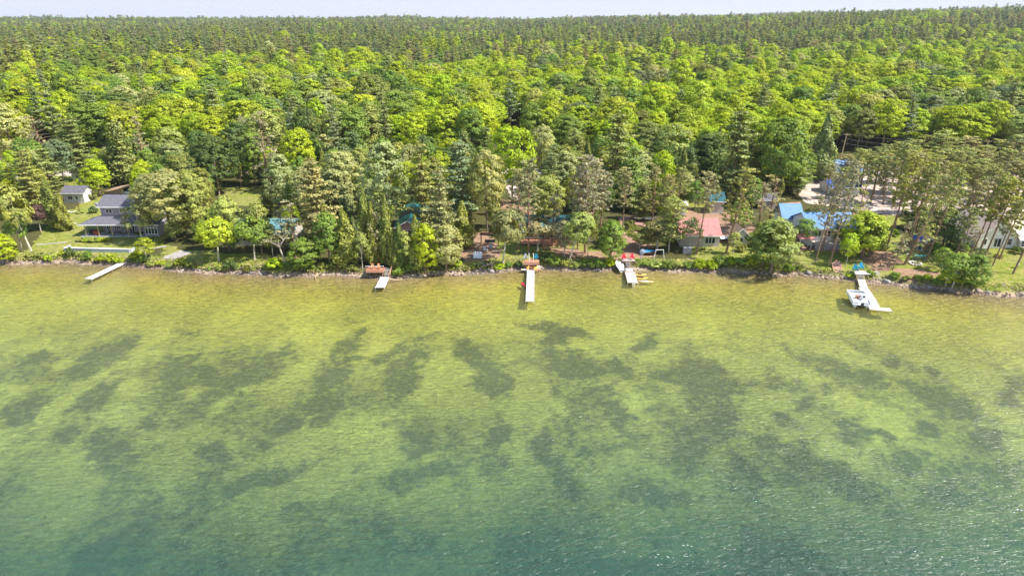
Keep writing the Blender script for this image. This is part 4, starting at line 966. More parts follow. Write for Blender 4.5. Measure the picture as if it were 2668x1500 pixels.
# utility poles and wires
def upole(u, vb, vt, lean, label):
    q = G(u, vb); H = z_at(vt, q.y)-q.z; r = thing('utility_pole', label, 'utility pole', tuple(q)); r.rotation_euler = (0, lean, 0)
    MB().tube([(0,0,-.5),(0,0,H)],[.17,.11],8).build('shaft', M_POST, r); MB().box(-1.1,1.1,-.06,.06,H-.55,-.4+H).build('crossarm', M_POST, r)
    for x in (-1,0,1): MB().tube([(x,0,H-.4),(x,0,H-.2)],.05,6).build('insulator', M_GREYPL, r)
    return Vector((q.x+math.sin(lean)*H, q.y, q.z+H-.3))
w1 = upole(2187, 428, 347, .07, 'leaning wooden utility pole at the forest edge behind the blue roofs')
w2 = upole(2560, 425, 365, .02, 'wooden utility pole farther right among the pines')
w3 = upole(1500, 440, 350, 0, 'wooden utility pole hidden in the trees left of centre right')
q = G(209,556); lp = thing('lawn_post', 'plain brown wooden post standing in the lawn by the garden cottage', 'post', tuple(q)); MB().tube([(0,0,-.3),(-.15,0,3.6)],[.1,.08],6).build('shaft', M_DARKWOOD, lp); MB().tube([(-.15,0,3.58),(-.15,0,3.7)],.12,6).build('cap', M_GREYPL, lp)
def wire(a, b, sag, label):
    pts = [a.lerp(b, t/14)+Vector((0,0,-sag*4*(t/14)*(1-t/14))) for t in range(15)]
    o = thing('power_line', label, 'wire', tuple(pts[0])); MB().tube([p-pts[0] for p in pts], .022, 4).build('cable', M_BLACK, o)
wire(w1, w2, 1.2, 'highest power line running right from the leaning pole'); wire(w1+Vector((0,0,-1.6)), w2+Vector((0,0,-1.6)), 1.5, 'middle power line running right from the leaning pole'); wire(w1+Vector((0,0,-3.2)), w2+Vector((0,0,-3.0)), 1.6, 'lowest power line running right from the leaning pole'); wire(w3, w1, 1.8, 'power line running left from the leaning pole into the trees')
# things under the trees near the red cottage
q = G(1703, 676); sw = thing('swing_set', 'white slanting play frame on the shady bank below the red roofed cottage', 'swing set', (q.x, q.y, q.z))
MB().tube([(0,0,0),(.35,0,2.3)],.07,6).build('leg', M_WHITE, sw); MB().tube([(2.3,.2,0),(2.0,.1,2.2)],.07,6).build('leg', M_WHITE, sw); MB().tube([(.3,0,2.2),(2.05,.1,2.2)],.06,6).build('top_bar', M_WHITE, sw)
q = G(1690, 664); bt = thing('blue_tarp_boat', 'small boat under a glossy blue cover in the tree shade', 'boat', (q.x-1.6,q.y,q.z+.3), math.radians(-85)); hull_shell(3.6,1.5,.45).build('hull', M_DARKWOOD, bt, True); MB().loft([[(-.6,.1,.46),(.6,.1,.46),(.7,1.8,.5),(0,3.4,.55),(-.7,1.8,.5)],[(-.4,.2,.75),(.4,.2,.75),(.4,1.8,.85),(0,3.0,.65),(-.4,1.8,.85)]]).build('cover', mat('blue_tarp',(.05,.28,.50),.3,.1,2,spec=.6), bt)
q = G(1790, 662); bx_ = thing('utility_cabinet', 'grey storage cabinet on the bank below the red roofed cottage', 'cabinet', (q.x-.9,q.y,q.z)); MB().box(0,1.9,0,.8,0,1.4).build('body', M_GREYSIDE, bx_); MB().box(-.05,1.95,-.05,.85,1.403,1.5).build('lid', M_CREAMSIDE, bx_)
# ------------------------------------------------------------------ shoreline rocks, driftwood
M_ROCKP = mat('pinkish_boulder', (.34,.26,.23), .9, .25, 1.5, .5); M_ROCKG = mat('grey_boulder', (.27,.25,.25), .9, .25, 1.5, .5)
BOUL = [(1281,709,.95,'large pinkish white boulder at the water edge below the bare bank'),(1205,716,.6,'pale boulder at the water edge right of the bright bushes'),(1232,714,.45,'small pale boulder on the bare bank shoreline'),
 (2310,735,.9,'flat pinkish boulder between the L shaped dock and the old steps'),(2107,712,.85,'grey boulder on the grassy bank left of the rowboat'),(1186,718,.5,'low boulder beside the bright bushes'),(1263,692,.4,'small white stone on the bare bank'),
 (1251,700,.4,'rounded stone below the white swim raft'),(2550,760,.8,'whitish boulder at the end of the right lawn bank'),(2662,768,1.0,'brown boulder at the right edge of the shore'),(1022,722,.5,'boulder right of the short dock stairs'),
 (966,722,.45,'boulder left of the short whitish dock'),(2575,763,.5,'small stone on the right pebble shore'),(600,700,.6,'grey boulder on the rocky bank below the yellow green young tree'),(655,712,.7,'broad grey boulder on the rocky bank'),
 (680,715,.5,'pale boulder at the foot of the rocky bank'),(520,704,.45,'boulder below the plank ramp'),(1415,700,.4,'boulder right of the cross landing'),(1590,703,.35,'small boulder left of the white skiff'),(2420,748,.6,'boulder below the small bushes on the right bank')]
rb_ = random.Random(9)
for u, v, r_, l in BOUL:
    q = G(u, v); r_ *= .72; m = MB(); m.rock((0,0,r_*.25), r_, rb_); o = m.build('boulder', M_ROCKP if rb_.random() < .5 else M_ROCKG, None, True); o.location = (q.x, q.y, max(q.z,0)); tag(o, l, 'boulder')
m = MB(); rs = random.Random(21)
for k in range(3600):
    u = rs.uniform(-250, 2900); x = x_at(u, 138, 0.3); s = abs(rs.gauss(.55,.7))-.35
    if rs.random() < .35: s = rs.uniform(.2,2.8)
    if 1600 < u < 1960 and rs.random() < .5: continue
    yy_ = float(shore(x))+s; r_ = rs.uniform(.08,.24)*(1.6 if rs.random() < .1 else 1)
    m.rock((x, yy_, gz(x,yy_)+r_*.2), r_, rs)
def rockstuff():
    mt_, nt, out = _newmat('shore_stone')
    g = nt.nodes.new('ShaderNodeNewGeometry'); r = nt.nodes.new('ShaderNodeValToRGB')
    nt.links.new(g.outputs['Random Per Island'], r.inputs[0]); e = r.color_ramp.elements
    e[0].color = (.12,.09,.07,1); e[1].color = (.40,.32,.28,1); k = e.new(.5); k.color = (.22,.16,.13,1)
    b = nt.nodes.new('ShaderNodeBsdfDiffuse'); nt.links.new(r.outputs[0], b.inputs[0]); nt.links.new(b.outputs[0], out.inputs[0]); return mt_
o = m.build('shore_stones', rockstuff()); tag(o, 'small brown and pink stones all along the water edge', 'stones', kind='stuff')
for u, v, du, dv, l in ((822,700,4,34,'bent orange brown driftwood branch reaching into the water'),(1015,732,36,-4,'thin pale branch floating right of the short dock')):
    a_, b_ = P3(u,v,.3), P3(u+du,v+dv,.08); o = thing('driftwood', l, 'driftwood', tuple(a_)); d = b_-a_
    MB().tube([(0,0,.5),d*.4+Vector((.3,0,.1)),d*.6+Vector((-.3,0,.05)),d],[.14,.10,.08,.03],5).tube([d*.5,d*.5+Vector((.7,-.3,.1))],[.05,.02],4).build('branch', M_POST, o)

m = MB(); rf = random.Random(33)
for (fu, fv, n, su, sv) in ((1645,1438,7,16,5),(1735,1450,16,34,12),(1800,1445,5,20,5),(2375,1440,8,30,5),(2435,1450,5,20,6),(2650,1330,9,18,5),(1510,1372,4,18,5),(2620,1075,3,14,4),(1905,1430,4,14,5),(1970,1300,3,10,4),(1445,1150,3,8,4),(1800,1420,4,14,4),(2480,1365,4,20,6),(2560,1410,5,30,8)):
    for k in range(n):
        p = unproj(fu+rf.gauss(0,su), fv+rf.gauss(0,sv), .015); a0 = rf.uniform(-.5,.3); L = rf.uniform(.04,.15); pts = []
        for j in range(8):
            t = j*math.pi/4; r = rf.uniform(.5,1.0); x, y = math.cos(t)*L*r, math.sin(t)*L*.22*r
            pts.append((p.x+x*math.cos(a0)-y*math.sin(a0), p.y+x*math.sin(a0)+y*math.cos(a0), .015+.001*k))
        m.quad(pts)
o = m.build('whitecap_foam', mat('foam_white',(.75,.78,.78),.9,.1,3)); tag(o, 'small scattered flecks of white foam on the open water', 'foam', kind='stuff')
# ------------------------------------------------------------------ tree prototypes (crown + trunk), actual size in metres
LEAF = leaf_mat('leaves')
NEEDLE = leaf_mat('needles', transl=0.22, gloss=0.04)
LEAF_I = leaf_mat('forest_leaves', instancer=True)
BARK = mat('bark', (.20,.15,.11), 0.9, 0.35, 3.0, 0.5)
PINEBARK = mat('pine_bark', (.27,.17,.11), 0.9, 0.35, 3.0, 0.5)
PALEBARK = mat('pale_bark', (.48,.44,.36), 0.85, 0.3, 3.0, 0.3)
GREYWOOD = mat('grey_deadwood', (.40,.35,.30), 0.9, 0.3, 3.0)

def rand_unit(n, rng):
    v = rng.normal(size=(n,3)); return v/np.linalg.norm(v,axis=1,keepdims=True)
def leaf_quads(C, N, size, rng, aspect=1.0):
    """one small quad per centre C with normal N"""
    n = len(C); N = N/np.maximum(np.linalg.norm(N,axis=1,keepdims=True),1e-6)
    r = rand_unit(n, rng); A = np.cross(N, r); A /= np.maximum(np.linalg.norm(A,axis=1,keepdims=True),1e-6); B = np.cross(N, A)
    s = (np.asarray(size)*rng.uniform(.7,1.3,n))[:,None]*0.5
    A = A*s*aspect; B = B*s
    V = np.stack([C-A-B*0.6, C+A*0.6-B, C+A+B*0.6, C-A*0.6+B],1).reshape(-1,3)
    return V, np.arange(4*n).reshape(n,4)
def crown_mesh(name, C, N, size, tint, rng, material, aspect=1.0):
    V, Qd = leaf_quads(C, N, size, rng, aspect)
    t = np.repeat(np.clip(tint,0.01,2.2),4,axis=0)
    if t.ndim == 1: t = np.stack([t,t,t],-1)
    col = np.concatenate([t, np.ones((len(t),1))],1)
    return np_mesh(name, V, Qd, material, [('tint','FLOAT_COLOR',col)])
def tintmix(f, rng):
    """per-leaf tint from clump brightness f: lighter leaves are yellower"""
    f = f*rng.uniform(.82,1.2,len(f))
    return np.stack([f*(0.72+0.30*f), f*(0.85+0.15*f), f*(1.05-0.12*f)],-1)

PROTO = {}
def make_proto(kind, H, Rr, crown_me, trunk_mb, bark):
    me = bpy.data.meshes.new(kind+'_trunk'); me.from_pydata(trunk_mb.v, [], trunk_mb.f); me.update(); me.materials.append(bark)
    PROTO.setdefault(kind, []).append((H, Rr, crown_me, me))

def broadleaf(seed, H=18.0, Rr=4.8, low=0.10, clumps=120, per=30, leaf=0.37, kind='broadleaf', bark=BARK, cl_r=(.5,1.15), pointy=0.0, tr=0.26, sparse=1.0):
    rng = np.random.default_rng(seed); rnd = random.Random(seed)
    zc = H*(low+1)/2; hz = H*(1-low)/2
    # a few big limbs give an uneven outline
    nl = 7
    lim = rand_unit(nl, rng); lim[:,2] = np.abs(lim[:,2])*0.9-0.15
    d = rand_unit(clumps, rng)
    d[:,2] = np.where(d[:,2] < -0.8, -d[:,2], d[:,2])
    bul = 0.74 + 0.34*np.clip((d@lim.T).max(1),0,1)**3 + rng.uniform(-.10,.10,clumps)
    rr = np.where(rng.random(clumps) < 0.8, bul, bul*rng.uniform(.35,.8,clumps))
    prof = 1.0 - pointy*np.clip(d[:,2],-0.4,1)
    P = np.stack([d[:,0]*rr*Rr*0.86*prof, d[:,1]*rr*Rr*0.86*prof, zc+d[:,2]*rr*hz*0.9],-1)
    C=[];N=[];F=[];S=[]
    for i in range(clumps):
        cr = rng.uniform(*cl_r)
        k = int(per*sparse*rng.uniform(.8,1.2))
        u = rand_unit(k, rng)
        out = d[i]*np.array([.8,.8,.6])+np.array([0,0,.5]); out /= np.linalg.norm(out)
        flip = (u@out) < -0.25; u[flip] = -u[flip]
        rad = cr*rng.uniform(.72,1.05,k)[:,None]
        C.append(P[i]+u*rad*np.array([1,1,.62])+rng.normal(size=(k,3))*.12)
        N.append(u*0.7+out*0.45+d[i]*.3+rand_unit(k, rng)*0.38)
        f = rng.uniform(.78,1.22)
        F.append(np.full(k,f)); S.append(np.full(k,leaf))
    C=np.concatenate(C);N=np.concatenate(N);F=np.concatenate(F);S=np.concatenate(S)
    me = crown_mesh(kind+'_crown', C, N, S, tintmix(F,rng), rng, LEAF)
    t = MB(); top = Vector((rnd.uniform(-.4,.4), rnd.uniform(-.4,.4), H*0.72))
    mid = Vector((rnd.uniform(-.25,.25), rnd.uniform(-.25,.25), H*low*1.1))
    t.tube([(0,0,-0.6), mid*0.5, mid, top*0.7+mid*0.3, top], [tr*1.35, tr, tr*.9, tr*.55, tr*.15], 6)
    for k in range(9):
        j = rnd.randrange(clumps); q = Vector(P[j]); f = rnd.uniform(.1,.8); a = mid.lerp(top, f)
        if q.z < a.z-1: continue
        t.tube([a, a.lerp(q,.5)+Vector((0,0,-.3)), q], [tr*.4, tr*.25, tr*.08], 4, cap=False)
    make_proto(kind, H, Rr, me, t, bark)
def white_pine(seed, H=24.0, Rr=4.6, low=0.12, kind='pine', bark=PINEBARK, droop=0.06, prof_e=0.5, step=1.15, nb=6, tuft=17, leaf=0.48, tr=0.3, flat=1.0):
    rng = np.random.default_rng(seed); rnd = random.Random(seed)
    C=[];N=[];F=[]; t = MB()
    t.tube([(0,0,-.6),(rnd.uniform(-.1,.1),0,H*.4),(rnd.uniform(-.2,.2),0,H*.75),(0,0,H)], [tr*1.3, tr*.85, tr*.45, .04], 6)
    z = H*low
    while z < H-0.4:
        q = (z-H*low)/(H*(1-low))
        Lr = Rr*(max(1-q,0)**prof_e)*(0.55+0.45*min(1,q*5))+0.35
        a0 = rnd.random()*6.28; wf = rnd.uniform(.62,1.2) if kind == 'pine' else 1.0
        for b in range(nb):
            if rnd.random() < 0.12: continue
            az = a0+b*6.283/nb+rnd.uniform(-.35,.35)
            L = Lr*wf*rnd.uniform(.45,1.2)
            dx, dy = math.cos(az), math.sin(az); zb = z; z = z+rnd.uniform(-.45,.45)*step
            rise = rnd.uniform(.05,.28)-droop*(1-q)
            tip = Vector((dx*L, dy*L, z+L*rise))
            t.tube([(0,0,z-.15), tip*0.97+Vector((0,0,z))*0.03], [0.07*tr/.3+.01, .02], 3, cap=False)
            nt_ = max(2, int(L/0.85))
            f0 = rnd.uniform(.75,1.2)
            for k in range(nt_):
                s = (k+0.9)/(nt_+0.1)
                c = np.array([dx*L*s, dy*L*s, z+L*rise*s+0.12])
                n = tuft
                sp = rng.normal(size=(n,3))*np.array([.52,.52,.17*flat])*(0.75+0.35*(1-s))
                C.append(c+sp)
                N.append(np.tile([dx*.5,dy*.5,.9],(n,1))+rand_unit(n,rng)*.75)
                F.append(np.full(n, f0*(0.85+.3*s)))
            z = zb
        z += step*rnd.uniform(.8,1.2)
    C.append(np.array([0,0,H])+rng.normal(size=(18,3))*np.array([.25,.25,.5])); N.append(rand_unit(18,rng)); F.append(np.full(18,1.1))
    C=np.concatenate(C);N=np.concatenate(N);F=np.concatenate(F)
    me = crown_mesh(kind+'_crown', C, N, np.full(len(C),leaf), tintmix(F,rng), rng, NEEDLE, aspect=.55)
    make_proto(kind, H, Rr, me, t, bark)
def red_pine(seed, H=20.0, Rr=3.4, low=0.5, nb=46, tuft=26, kind='red_pine', grey=0.0):
    rng = np.random.default_rng(seed); rnd = random.Random(seed)
    C=[];N=[];F=[]; t = MB()
    bend = Vector((rnd.uniform(-.5,.5), rnd.uniform(-.3,.3), 0))
    def tp(z): return bend*((z/H)**2)+Vector((0,0,z))
    t.tube([(0,0,-.6), tp(H*.25), tp(H*.5), tp(H*.75), tp(H)], [.27,.20,.16,.11,.03], 6)
    for b in range(nb):
        q = (b+.5)/nb; z = H*(low+(1-low)*q*0.97)
        az = b*2.4+rnd.uniform(-.4,.4); L = Rr*(1-.3*q)*(0.5+0.6*math.sin(math.pi*(0.22+0.72*q)))*rnd.uniform(.4,1.1)
        dx, dy = math.cos(az), math.sin(az)
        a = tp(z); m_ = a+Vector((dx*L*.6, dy*L*.6, L*rnd.uniform(-.08,.22))); tip = a+Vector((dx*L, dy*L, L*rnd.uniform(.1,.5)))
        t.tube([a, m_, tip], [.06,.04,.02], 3, cap=False)
        if rnd.random() < grey: continue
        f0 = rnd.uniform(.75,1.25)
        spots = [tip, m_.lerp(tip,.45)+Vector((rnd.uniform(-.5,.5), rnd.uniform(-.5,.5), .2)), m_+Vector((rnd.uniform(-.4,.4), rnd.uniform(-.4,.4), .15))]
        for k in range(2):
            e = m_.lerp(tip, rnd.uniform(.2,.8))+Vector((rnd.uniform(-.8,.8), rnd.uniform(-.8,.8), rnd.uniform(0,.4)))
            t.tube([m_, e], [.03,.015], 3, cap=False); spots.append(e)
        for sp in spots:
            if rnd.random() < .12: continue
            n = tuft; u = rand_unit(n, rng)
            C.append(np.array(sp)+u*rng.uniform(.15,.5,n)[:,None]*np.array([1,1,.6])); N.append(u+np.array([0,0,.5])+rand_unit(n,rng)*.5); F.append(np.full(n,f0*rnd.uniform(.85,1.15)))
    for k in range(7):
        z = H*rnd.uniform(low*.55, low); az = rnd.random()*6.28; L = rnd.uniform(.6,1.8)
        t.tube([tp(z), tp(z)+Vector((math.cos(az)*L, math.sin(az)*L, rnd.uniform(-.2,.2)))], [.04,.015], 3, cap=False)
    C=np.concatenate(C);N=np.concatenate(N);F=np.concatenate(F)
    me = crown_mesh(kind+'_crown', C, N, np.full(len(C),.31), tintmix(F,rng), rng, NEEDLE, aspect=.45)
    make_proto(kind, H, Rr, me, t, PINEBARK)
def cedar(seed, H=12.0, Rr=2.3, kind='cedar'):
    rng = np.random.default_rng(seed); n = 5600
    q = rng.random(n)**1.25; az = rng.random(n)*6.283
    lump = 0.8+0.2*np.sin(az*3+q*14+seed)+0.12*np.sin(az*7-q*23)
    r = Rr*(1-q)**0.8*(0.5+0.5*np.clip(q*7,0,1))*lump*rng.uniform(.72,1.05,n)+.05
    C = np.stack([np.cos(az)*r, np.sin(az)*r, 0.5+q*(H-.5)],-1)
    C += np.array([0.5*np.sin(q*5+seed), 0.3*np.cos(q*4), 0*q]).T*0.5
    N = np.stack([np.cos(az), np.sin(az), np.full(n,.45)],-1)+rand_unit(n,rng)*.75
    f = 0.85+0.3*np.sin(az*5+q*31+seed)*np.sin(q*40)+rng.uniform(-.15,.15,n)
    me = crown_mesh(kind+'_crown', C, N, np.full(n,.27), tintmix(f,rng), rng, NEEDLE, aspect=.8)
    t = MB(); t.tube([(0,0,-.5),(0,0,H*.5),(0,0,H*.97)],[.2,.12,.02],6)
    make_proto(kind, H, Rr, me, t, BARK)
def bare(seed, H=14.0, Rr=2.6, kind='bare', leaves=260):
    rnd = random.Random(seed); rng = np.random.default_rng(seed); t = MB(); tips = []
    def grow(p, d, L, r, lv):
        e = p+d*L; m_ = p.lerp(e,.5)+Vector((rnd.uniform(-.08,.08)*L, rnd.uniform(-.08,.08)*L, 0))
        t.tube([p, m_, e], [r, r*.8, r*.55], 5 if lv < 2 else 3, cap=False)
        if lv >= 4: tips.append(e); return
        for k in range(rnd.choice([2,3,3]) if lv else 4):
            nd = (d+Vector((rnd.uniform(-1,1), rnd.uniform(-1,1), rnd.uniform(-.25,.5)))*0.8).normalized()
            grow(p.lerp(e, rnd.uniform(.55,1)), nd, L*rnd.uniform(.5,.72), max(r*.5,.022), lv+1)
    t.tube([(0,0,-.5),(rnd.uniform(-.2,.2),0,H*.3)],[.22,.17],6)
    grow(Vector((0,0,H*.3)), Vector((0,0,1)), H*.32, .15, 0)
    T = np.array([tuple(p) for p in tips]); j = rng.integers(0,len(T),leaves)
    C = T[j]+rng.normal(size=(leaves,3))*.35
    me = crown_mesh(kind+'_crown', C, rand_unit(leaves,rng), np.full(leaves,.3), tintmix(np.ones(leaves),rng), rng, NEEDLE, .6)
    make_proto(kind, H, Rr, me, t, GREYWOOD)

for s in range(7): broadleaf(100+s, H=19+s%3, Rr=5.8, clumps=230+8*(s%3), low=(.10,.16,.06)[s%3])
for s in range(3): broadleaf(130+s, H=16, Rr=4.2, low=.03, clumps=170, per=30, kind='roundleaf', cl_r=(.45,.95), leaf=.33, pointy=.15)
for s in range(3): broadleaf(160+s, H=9, Rr=3.2, low=.30, clumps=70, per=34, leaf=.34, kind='youngtree', bark=PALEBARK, cl_r=(.55,1.0), tr=.15, pointy=.1)
for s in range(2): broadleaf(180+s, H=12, Rr=2.8, low=.18, clumps=60, per=30, leaf=.34, kind='thinleaf', bark=PALEBARK, cl_r=(.5,.95), tr=.13, pointy=.35, sparse=.8)
for s in range(4): white_pine(200+s)
for s in range(4): white_pine(210+s, H=23, Rr=5.6, low=.2, kind='farpine', step=2.1, nb=6, tuft=15, leaf=.8, prof_e=.45, droop=-.12)
for s in range(2): white_pine(220+s, H=16, Rr=3.0, low=.06, kind='spruce', droop=.3, prof_e=.95, step=.62, nb=7, tuft=12, leaf=.45, tr=.22, flat=1.3)
for s in range(5): red_pine(240+s, low=(.42,.36,.46,.40,.5)[s])
for s in range(3): cedar(260+s)
for s in range(2): bare(280+s)
for s in range(2): red_pine(290+s, H=16, Rr=3.0, low=.25, kind='greypine', grey=.45, tuft=20, nb=40)
def shrub_proto(seed, Rr=1.6, H=1.9):
    rng = np.random.default_rng(seed); C=[];N=[];F=[]
    for i in range(26):
        a = rng.random()*6.283; r = Rr*.75*math.sqrt(rng.random()); z = H*(.25+.6*rng.random()*(1-(r/Rr)**2))
        k = 46; u = rand_unit(k,rng); u[:,2] = np.abs(u[:,2])-.2
        C.append(np.array([math.cos(a)*r, math.sin(a)*r, z])+u*rng.uniform(.28,.5)*np.array([1,1,.8])); N.append(u+rand_unit(k,rng)*.5); F.append(np.full(k,rng.uniform(.75,1.25)))
    C=np.concatenate(C);N=np.concatenate(N);F=np.concatenate(F); C[:,2]=np.maximum(C[:,2],.02)
    me = crown_mesh('shrub_foliage', C, N, np.full(len(C),.24), tintmix(F,rng), rng, LEAF)
    t = MB()
    for k in range(5):
        a = k*1.26+seed; t.tube([(0,0,-.2),(math.cos(a)*Rr*.4, math.sin(a)*Rr*.4, H*.6)],[.035,.012],4)
    make_proto('shrub', H, Rr, me, t, BARK)
for s in range(4): shrub_proto(300+s)

TONES = {  # reflectance of the foliage and how a label calls it
 'lime':((.33,.43,.015),'bright lime green'), 'green':((.19,.285,.045),'mid green'), 'dark':((.12,.18,.045),'dark green'),
 'olive':((.23,.26,.06),'olive green'), 'pale':((.33,.38,.10),'pale yellow green'), 'silver':((.37,.40,.165),'silvery green'),
 'grey':((.28,.27,.15),'grey green'), 'cedar':((.27,.30,.04),'yellowish green'), 'pine':((.21,.26,.09),'dull green'),
 'brownpine':((.265,.26,.10),'brownish green'), 'purple':((.13,.07,.07),'dark purple'), 'blue':((.18,.235,.11),'bluish green'), 'yellow':((.35,.43,.03),'yellow green')}
KINDNAME = {'broadleaf':('broadleaf_tree','broadleaf tree'), 'roundleaf':('broadleaf_tree','dense broadleaf tree'), 'youngtree':('young_tree','young tree with a visible trunk'),
 'thinleaf':('slender_tree','slender pale barked tree'), 'pine':('pine_tree','layered pine'), 'farpine':('pine_tree','broad layered pine'), 'spruce':('spruce_tree','pointed spruce'), 'red_pine':('red_pine','tall bare trunked pine'),
 'cedar':('cedar_tree','narrow cedar'), 'bare':('bare_tree','nearly leafless tree'), 'greypine':('thin_pine','sparse twiggy pine'), 'shrub':('shrub','shrub')}
PLANTS = []
def plant(kind, x, y, H, Rr, tone, lean=(0,0), var=None, jit=.12, group=None, label=None, seed=None):
    ps = PROTO[kind]; i = R_.randrange(len(ps)) if var is None else var % len(ps)
    pH, pR, cm, tm = ps[i]
    name, phrase = KINDNAME[kind]
    o = bpy.data.objects.new(name, None); COL.objects.link(o); o.empty_display_size = .5
    z = gz(x, y); o.location = (x, y, max(z, 0.0)-0.05)
    kxy, kz = Rr/pR, H/pH
    o.scale = (kxy*R_.uniform(.93,1.07), kxy*R_.uniform(.93,1.07), kz)
    rz = R_.random()*6.283
    o.rotation_euler = (Matrix.Rotation(lean[0], 3, 'Y') @ Matrix.Rotation(lean[1], 3, 'X') @ Matrix.Rotation(rz, 3, 'Z')).to_euler()
    c, _ = TONES[tone]
    if kind in ('red_pine','greypine'): c = (c[0]*1.22, c[1]*1.2, c[2]*1.35)
    k = R_.uniform(1-jit, 1+jit); h = R_.uniform(-.08,.08)
    col = (min(1,c[0]*k*(1+h)), min(1,c[1]*k), min(1,c[2]*k*(1-h)), 1)
    a = bpy.data.objects.new('foliage' if kind == 'shrub' else 'crown', cm); COL.objects.link(a); a.parent = o; a.color = col
    b = bpy.data.objects.new('stems' if kind == 'shrub' else 'trunk', tm); COL.objects.link(b); b.parent = o; b.color = col
    o['category'] = 'shrub' if kind == 'shrub' else 'tree'
    PLANTS.append(dict(o=o, kind=kind, tone=tone, x=x, y=y, H=H, lean=lean[0], label=label, group=group))
    return o
def plant_px(kind, ub, vb, vt, w, tone, ut=None, var=None):
    p = G(ub, vb)
    H = max(1.0, z_at(vt, p.y)-p.z)
    s = mpp(p.y, p.z+H*.6)
    lean = 0.0
    if ut is not None: lean = math.atan2((ut-ub)*mpp(p.y, p.z+H), H) ; H = H/max(.6, math.cos(lean))
    if kind == 'red_pine': w *= .78
    return plant(kind, p.x, p.y, H*(0.97), w*s*.5*1.04, tone, lean=(lean, 0), var=var)
B='broadleaf';RO='roundleaf';Y_='youngtree';TH='thinleaf';P_='pine';SP_='spruce';RP='red_pine';CE='cedar';BA='bare';GP='greypine'
